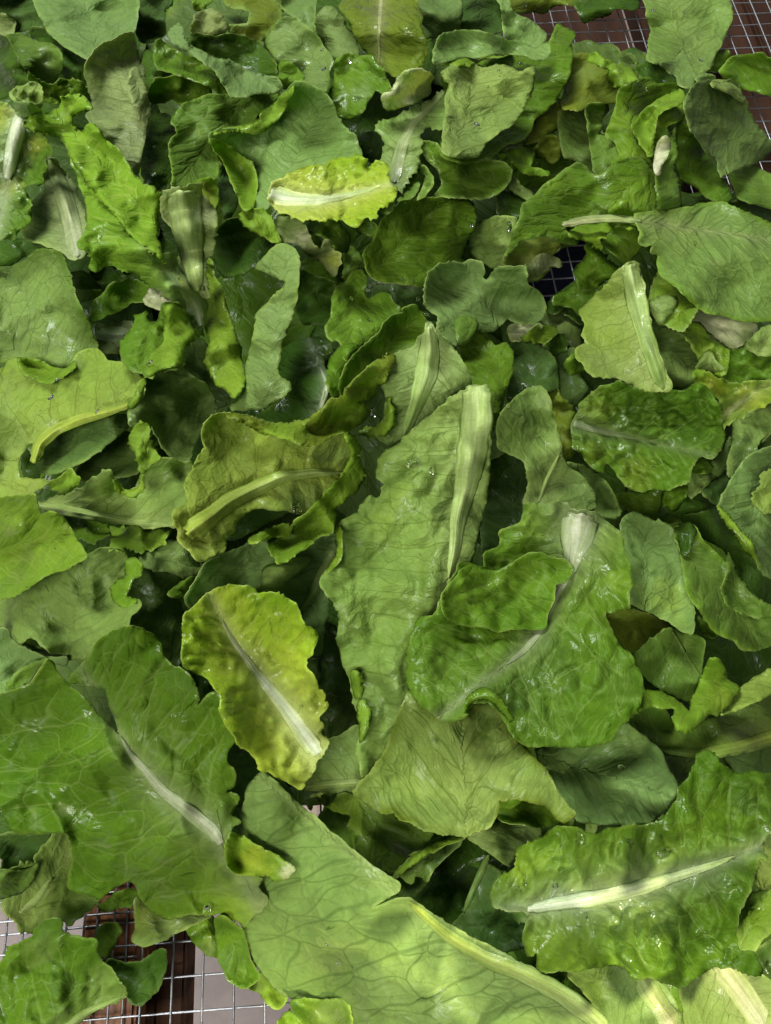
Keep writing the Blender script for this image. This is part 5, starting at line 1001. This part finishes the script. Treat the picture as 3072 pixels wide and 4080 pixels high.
def wire_sheet(label, cx, cy, sx, sy, z, yaw, pitch=.0127, group=None, xoff=0.0, yoff=0.0):
    e = bpy.data.objects.new('wire_mesh', None); e.empty_display_size = .02
    scene.collection.objects.link(e)
    e.location, e.rotation_euler = (cx, cy, z), (0, 0, yaw)
    e['label'], e['category'] = label, 'wire mesh'
    along = [rod('wire', sx, .00046, M_WIRE, seed=k) for k in range(3)]
    across = [rod('wire', sy, .00046, M_WIRE, seed=k + 5) for k in range(3)]
    for k, y in enumerate(np.arange(-sy / 2 + yoff, sy / 2, pitch)):
        link('wire', along[k % 3], e, (0, y, 0))
    for k, x in enumerate(np.arange(-sx / 2 + xoff, sx / 2, pitch)):
        link('wire', across[k % 3], e, (x, 0, .0008), R(90))
    return e
wire_sheet("galvanised square wire mesh under the whole heap", .0, .13, .96, 1.0, -.001, YAW)
a, b = wpt('J', -200, 1300, -.002), wpt('J', 870, 1300, -.002)
wire_sheet("second wire mesh sheet overlapping the first in the lower left corner", (a[0] + b[0]) / 2 - .02, a[1] - .01, b[0] - a[0] + .04, .17, -.0033, YAW + R(.8), xoff=.004, yoff=.005)

# ------------------------------------------------------------------ filler leaves at the bottom of the heap, coloured dark for shade in gaps
def filler(cx, cy, rad, rg, torn):
    m = 15 if torn else 11
    an = np.sort(np.linspace(0, 2 * math.pi, m, endpoint=False) + rg.uniform(-.14, .14, m)) + rg.uniform(0, 6)
    el = rg.uniform(.5, .95) if torn else rg.uniform(.7, .95); ro = rg.uniform(0, 3.1)
    r = rad * rg.uniform(.55 if torn else .75, 1.2, m)
    if torn:                                    # one side torn off straight
        ta = rg.uniform(0, 6.28); lim = rad * rg.uniform(.1, .6)
        cs = np.cos(an - ta)
        r = np.where(cs > .15, np.minimum(r, lim / np.maximum(cs, .15) * rg.uniform(.9, 1.1, m)), r)
    x, y = r * np.cos(an), r * np.sin(an) * el
    x, y = cx + x * math.cos(ro) - y * math.sin(ro), cy + x * math.sin(ro) + y * math.cos(ro)
    return "A " + " ".join(f"{p / KS:.0f},{q / KS:.0f}" for p, q in zip(x, y))
rf = np.random.default_rng(21)
def blocked(x, y, r):
    if x - r < 1330 and y + r > 3440: return True
    if x + r > 2060 and y - r * .6 < 290: return True
    if x + r > 2830 and y - r < 740: return True
    if x + r > 2135 and x - r < 2285 and y + r > 1025 and y - r < 1220: return True
    return False
k = 0
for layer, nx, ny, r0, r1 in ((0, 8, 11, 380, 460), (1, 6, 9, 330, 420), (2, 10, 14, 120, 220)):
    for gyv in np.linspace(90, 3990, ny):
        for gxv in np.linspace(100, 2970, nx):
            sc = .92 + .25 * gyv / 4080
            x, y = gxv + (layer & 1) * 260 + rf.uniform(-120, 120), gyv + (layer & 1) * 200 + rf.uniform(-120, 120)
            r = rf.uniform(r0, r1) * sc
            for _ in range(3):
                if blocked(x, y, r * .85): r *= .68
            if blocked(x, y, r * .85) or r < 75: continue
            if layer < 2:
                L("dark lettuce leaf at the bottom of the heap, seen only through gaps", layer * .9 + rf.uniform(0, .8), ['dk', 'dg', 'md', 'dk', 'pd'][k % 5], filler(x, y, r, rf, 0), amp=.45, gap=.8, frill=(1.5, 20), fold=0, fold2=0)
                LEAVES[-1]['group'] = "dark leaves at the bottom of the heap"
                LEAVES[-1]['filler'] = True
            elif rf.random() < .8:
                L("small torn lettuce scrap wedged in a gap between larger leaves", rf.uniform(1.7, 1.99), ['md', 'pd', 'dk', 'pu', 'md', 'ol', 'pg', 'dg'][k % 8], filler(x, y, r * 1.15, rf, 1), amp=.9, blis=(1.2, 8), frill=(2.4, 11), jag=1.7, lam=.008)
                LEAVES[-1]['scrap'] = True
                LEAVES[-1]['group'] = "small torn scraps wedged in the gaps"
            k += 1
# ------------------------------------------------------------------ settle every piece from the bottom up
lifts = [(2, .014), (4.3, .008), (5.38, .014), (6.9, .012), (7.9, .004)]
for job in sorted(JOBS, key=lambda j: (j['layer'], j['seq'])):
    # crisp leaves hold each other apart: the heap bridges over the leaves that lie below
    while lifts and job['layer'] >= lifts[0][0]:
        HM = HM + blur(np.where(HM > .0035, lifts[0][1], 0.0), 8)
        lifts.pop(0)
    build_piece(job)
def shows(lf):
    """whether any of it lies at the top of the heap (or sticks out of it) within the picture"""
    for nm, V, T, add, kind in lf['parts']:
        d = V - CAM
        c_, s_ = math.cos(PITCH), math.sin(PITCH)
        fw = d[:, 1] * s_ - d[:, 2] * c_
        up = d[:, 1] * c_ + d[:, 2] * s_
        px = np.stack([W / 2 + d[:, 0] / fw * FPX, H_ / 2 - up / fw * FPX], 1)
        ok = (px[:, 0] > 0) & (px[:, 0] < W) & (px[:, 1] > 0) & (px[:, 1] < H_)
        if (ok & (V[:, 2] > sample(HM, GX0, GY0, px) - .0025)).sum() >= 10: return True
    return False
below = []
for lf in LEAVES:
    if lf.get('filler'):
        below.append(lf)
    elif not lf.get('scrap') or shows(lf):
        finish_leaf(lf)
# the leaves lying flat at the very bottom read as one dark mass
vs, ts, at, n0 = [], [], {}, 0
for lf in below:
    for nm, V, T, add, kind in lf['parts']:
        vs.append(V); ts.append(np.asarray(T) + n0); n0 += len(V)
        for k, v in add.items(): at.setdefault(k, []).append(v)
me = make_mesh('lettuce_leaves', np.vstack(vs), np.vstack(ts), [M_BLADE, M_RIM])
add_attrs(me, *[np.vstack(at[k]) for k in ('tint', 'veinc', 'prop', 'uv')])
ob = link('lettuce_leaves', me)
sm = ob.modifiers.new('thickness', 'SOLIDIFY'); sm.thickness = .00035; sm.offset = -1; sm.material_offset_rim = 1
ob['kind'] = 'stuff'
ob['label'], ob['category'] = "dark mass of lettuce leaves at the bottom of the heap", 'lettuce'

# ------------------------------------------------------------------ drops of rinsing water
m, nt = newmat('water')
b = NB(nt)
pr = b.n('ShaderNodeBsdfPrincipled')
pr.inputs['Base Color'].default_value = (1, 1, 1, 1)
pr.inputs['Roughness'].default_value = .02
pr.inputs['IOR'].default_value = 1.33
pr.inputs['Transmission Weight'].default_value = 1.0
out = b.n('ShaderNodeOutputMaterial'); nt.links.new(pr.outputs[0], out.inputs[0])
M_WATER = m
rd = np.random.default_rng(5)
V, Q = [], []
cl_ = rd.uniform([100, 100], [2970, 3980], (18, 2))
pts = np.vstack([np.clip(c + rd.normal(0, 90, (rd.integers(2, 6), 2)), 20, [3050, 4060]) for c in cl_])
zs = sample(HM, GX0, GY0, pts)
gxx = sample(HM, GX0, GY0, pts + [8, 0]) - sample(HM, GX0, GY0, pts - [8, 0])
gyy = sample(HM, GX0, GY0, pts + [0, 8]) - sample(HM, GX0, GY0, pts - [0, 8])
for p, z, sx_, sy_ in zip(pts, zs, gxx, gyy):
    if abs(sx_) > .003 or abs(sy_) > .003 or z < .008: continue
    c = unproject(p[None], np.array([z]))[0]
    e1 = unproject(p[None] + [8, 0], np.array([z + sx_ / 2]))[0] - c
    e2 = unproject(p[None] - [0, 8], np.array([z - sy_ / 2]))[0] - c
    e1 /= np.linalg.norm(e1); nz = np.cross(e1, e2); nz /= np.linalg.norm(nz); e2 = np.cross(nz, e1)
    r = rd.uniform(.0007, .0021)
    st, ec = len(V), rd.uniform(.7, 1.3)
    rings = [(1.0, -.25), (1.0, .0), (.86, .14), (.55, .24), (.2, .28)]
    for (q, h) in rings:
        for t in np.linspace(0, 2 * math.pi, 12, endpoint=False):
            V.append(c + (e1 * math.cos(t) * ec + e2 * math.sin(t)) * r * q + nz * r * h)
    for i in range(len(rings) - 1):
        for j in range(12):
            Q.append([st + i * 12 + j, st + i * 12 + (j + 1) % 12, st + (i + 1) * 12 + (j + 1) % 12, st + (i + 1) * 12 + j])
    Q.append([st + 48 + j for j in range(12)])
    Q.append([st + j for j in range(11, -1, -1)])
if V:
    dr = link('water_drops', make_mesh('water_drops', np.array(V), Q, [M_WATER]))
    dr['kind'] = 'stuff'
    dr['label'], dr['category'] = "scattered drops of water on the leaves", 'water'

# ------------------------------------------------------------------ unseen twig added outside the frame to break the sunlight into patches
M_TWIG = simple_mat('twig_foliage', (.03, .07, .015), (.05, .10, .02), 40, .5)
M_BARK = simple_mat('twig_bark', (.08, .05, .03), (.12, .08, .05), 60, .8)
tw = bpy.data.objects.new('added_shade_twig', None); tw.empty_display_size = .05
scene.collection.objects.link(tw)
TP = SUN_AT.lerp(SUN_POS, .33)
tw.location = TP
tw['label'], tw['category'] = "unseen leafy twig added above the tray to dapple the sunlight", 'twig'
st = link('stem', rod('stem', .34, .0016, M_BARK, wob=.004, seed=3), tw)
rt = np.random.default_rng(12)
u = np.linspace(0, 1, 9)
prof = np.sin(math.pi * u ** .8) * .28
lv = np.vstack([np.stack([u, prof, .05 * np.sin(3 * u)], 1), np.stack([u[-2:0:-1], -prof[-2:0:-1], .05 * np.sin(3 * u[-2:0:-1])], 1)])
lme = make_mesh('leaf', lv, [[0, 1, 15]] + [[i, i + 1, 15 - i, 16 - i] for i in range(1, 7)] + [[7, 8, 9]], [M_TWIG])
for k in range(150):
    ob = link('leaf', lme, tw, (rt.uniform(-.13, .13), rt.uniform(-.11, .11), rt.uniform(-.03, .03)))
    s = rt.uniform(.013, .028)
    ob.scale = (s, s, s)
    ob.rotation_euler = (rt.uniform(-.5, .5), rt.uniform(-.5, .5), rt.uniform(0, 6.28))
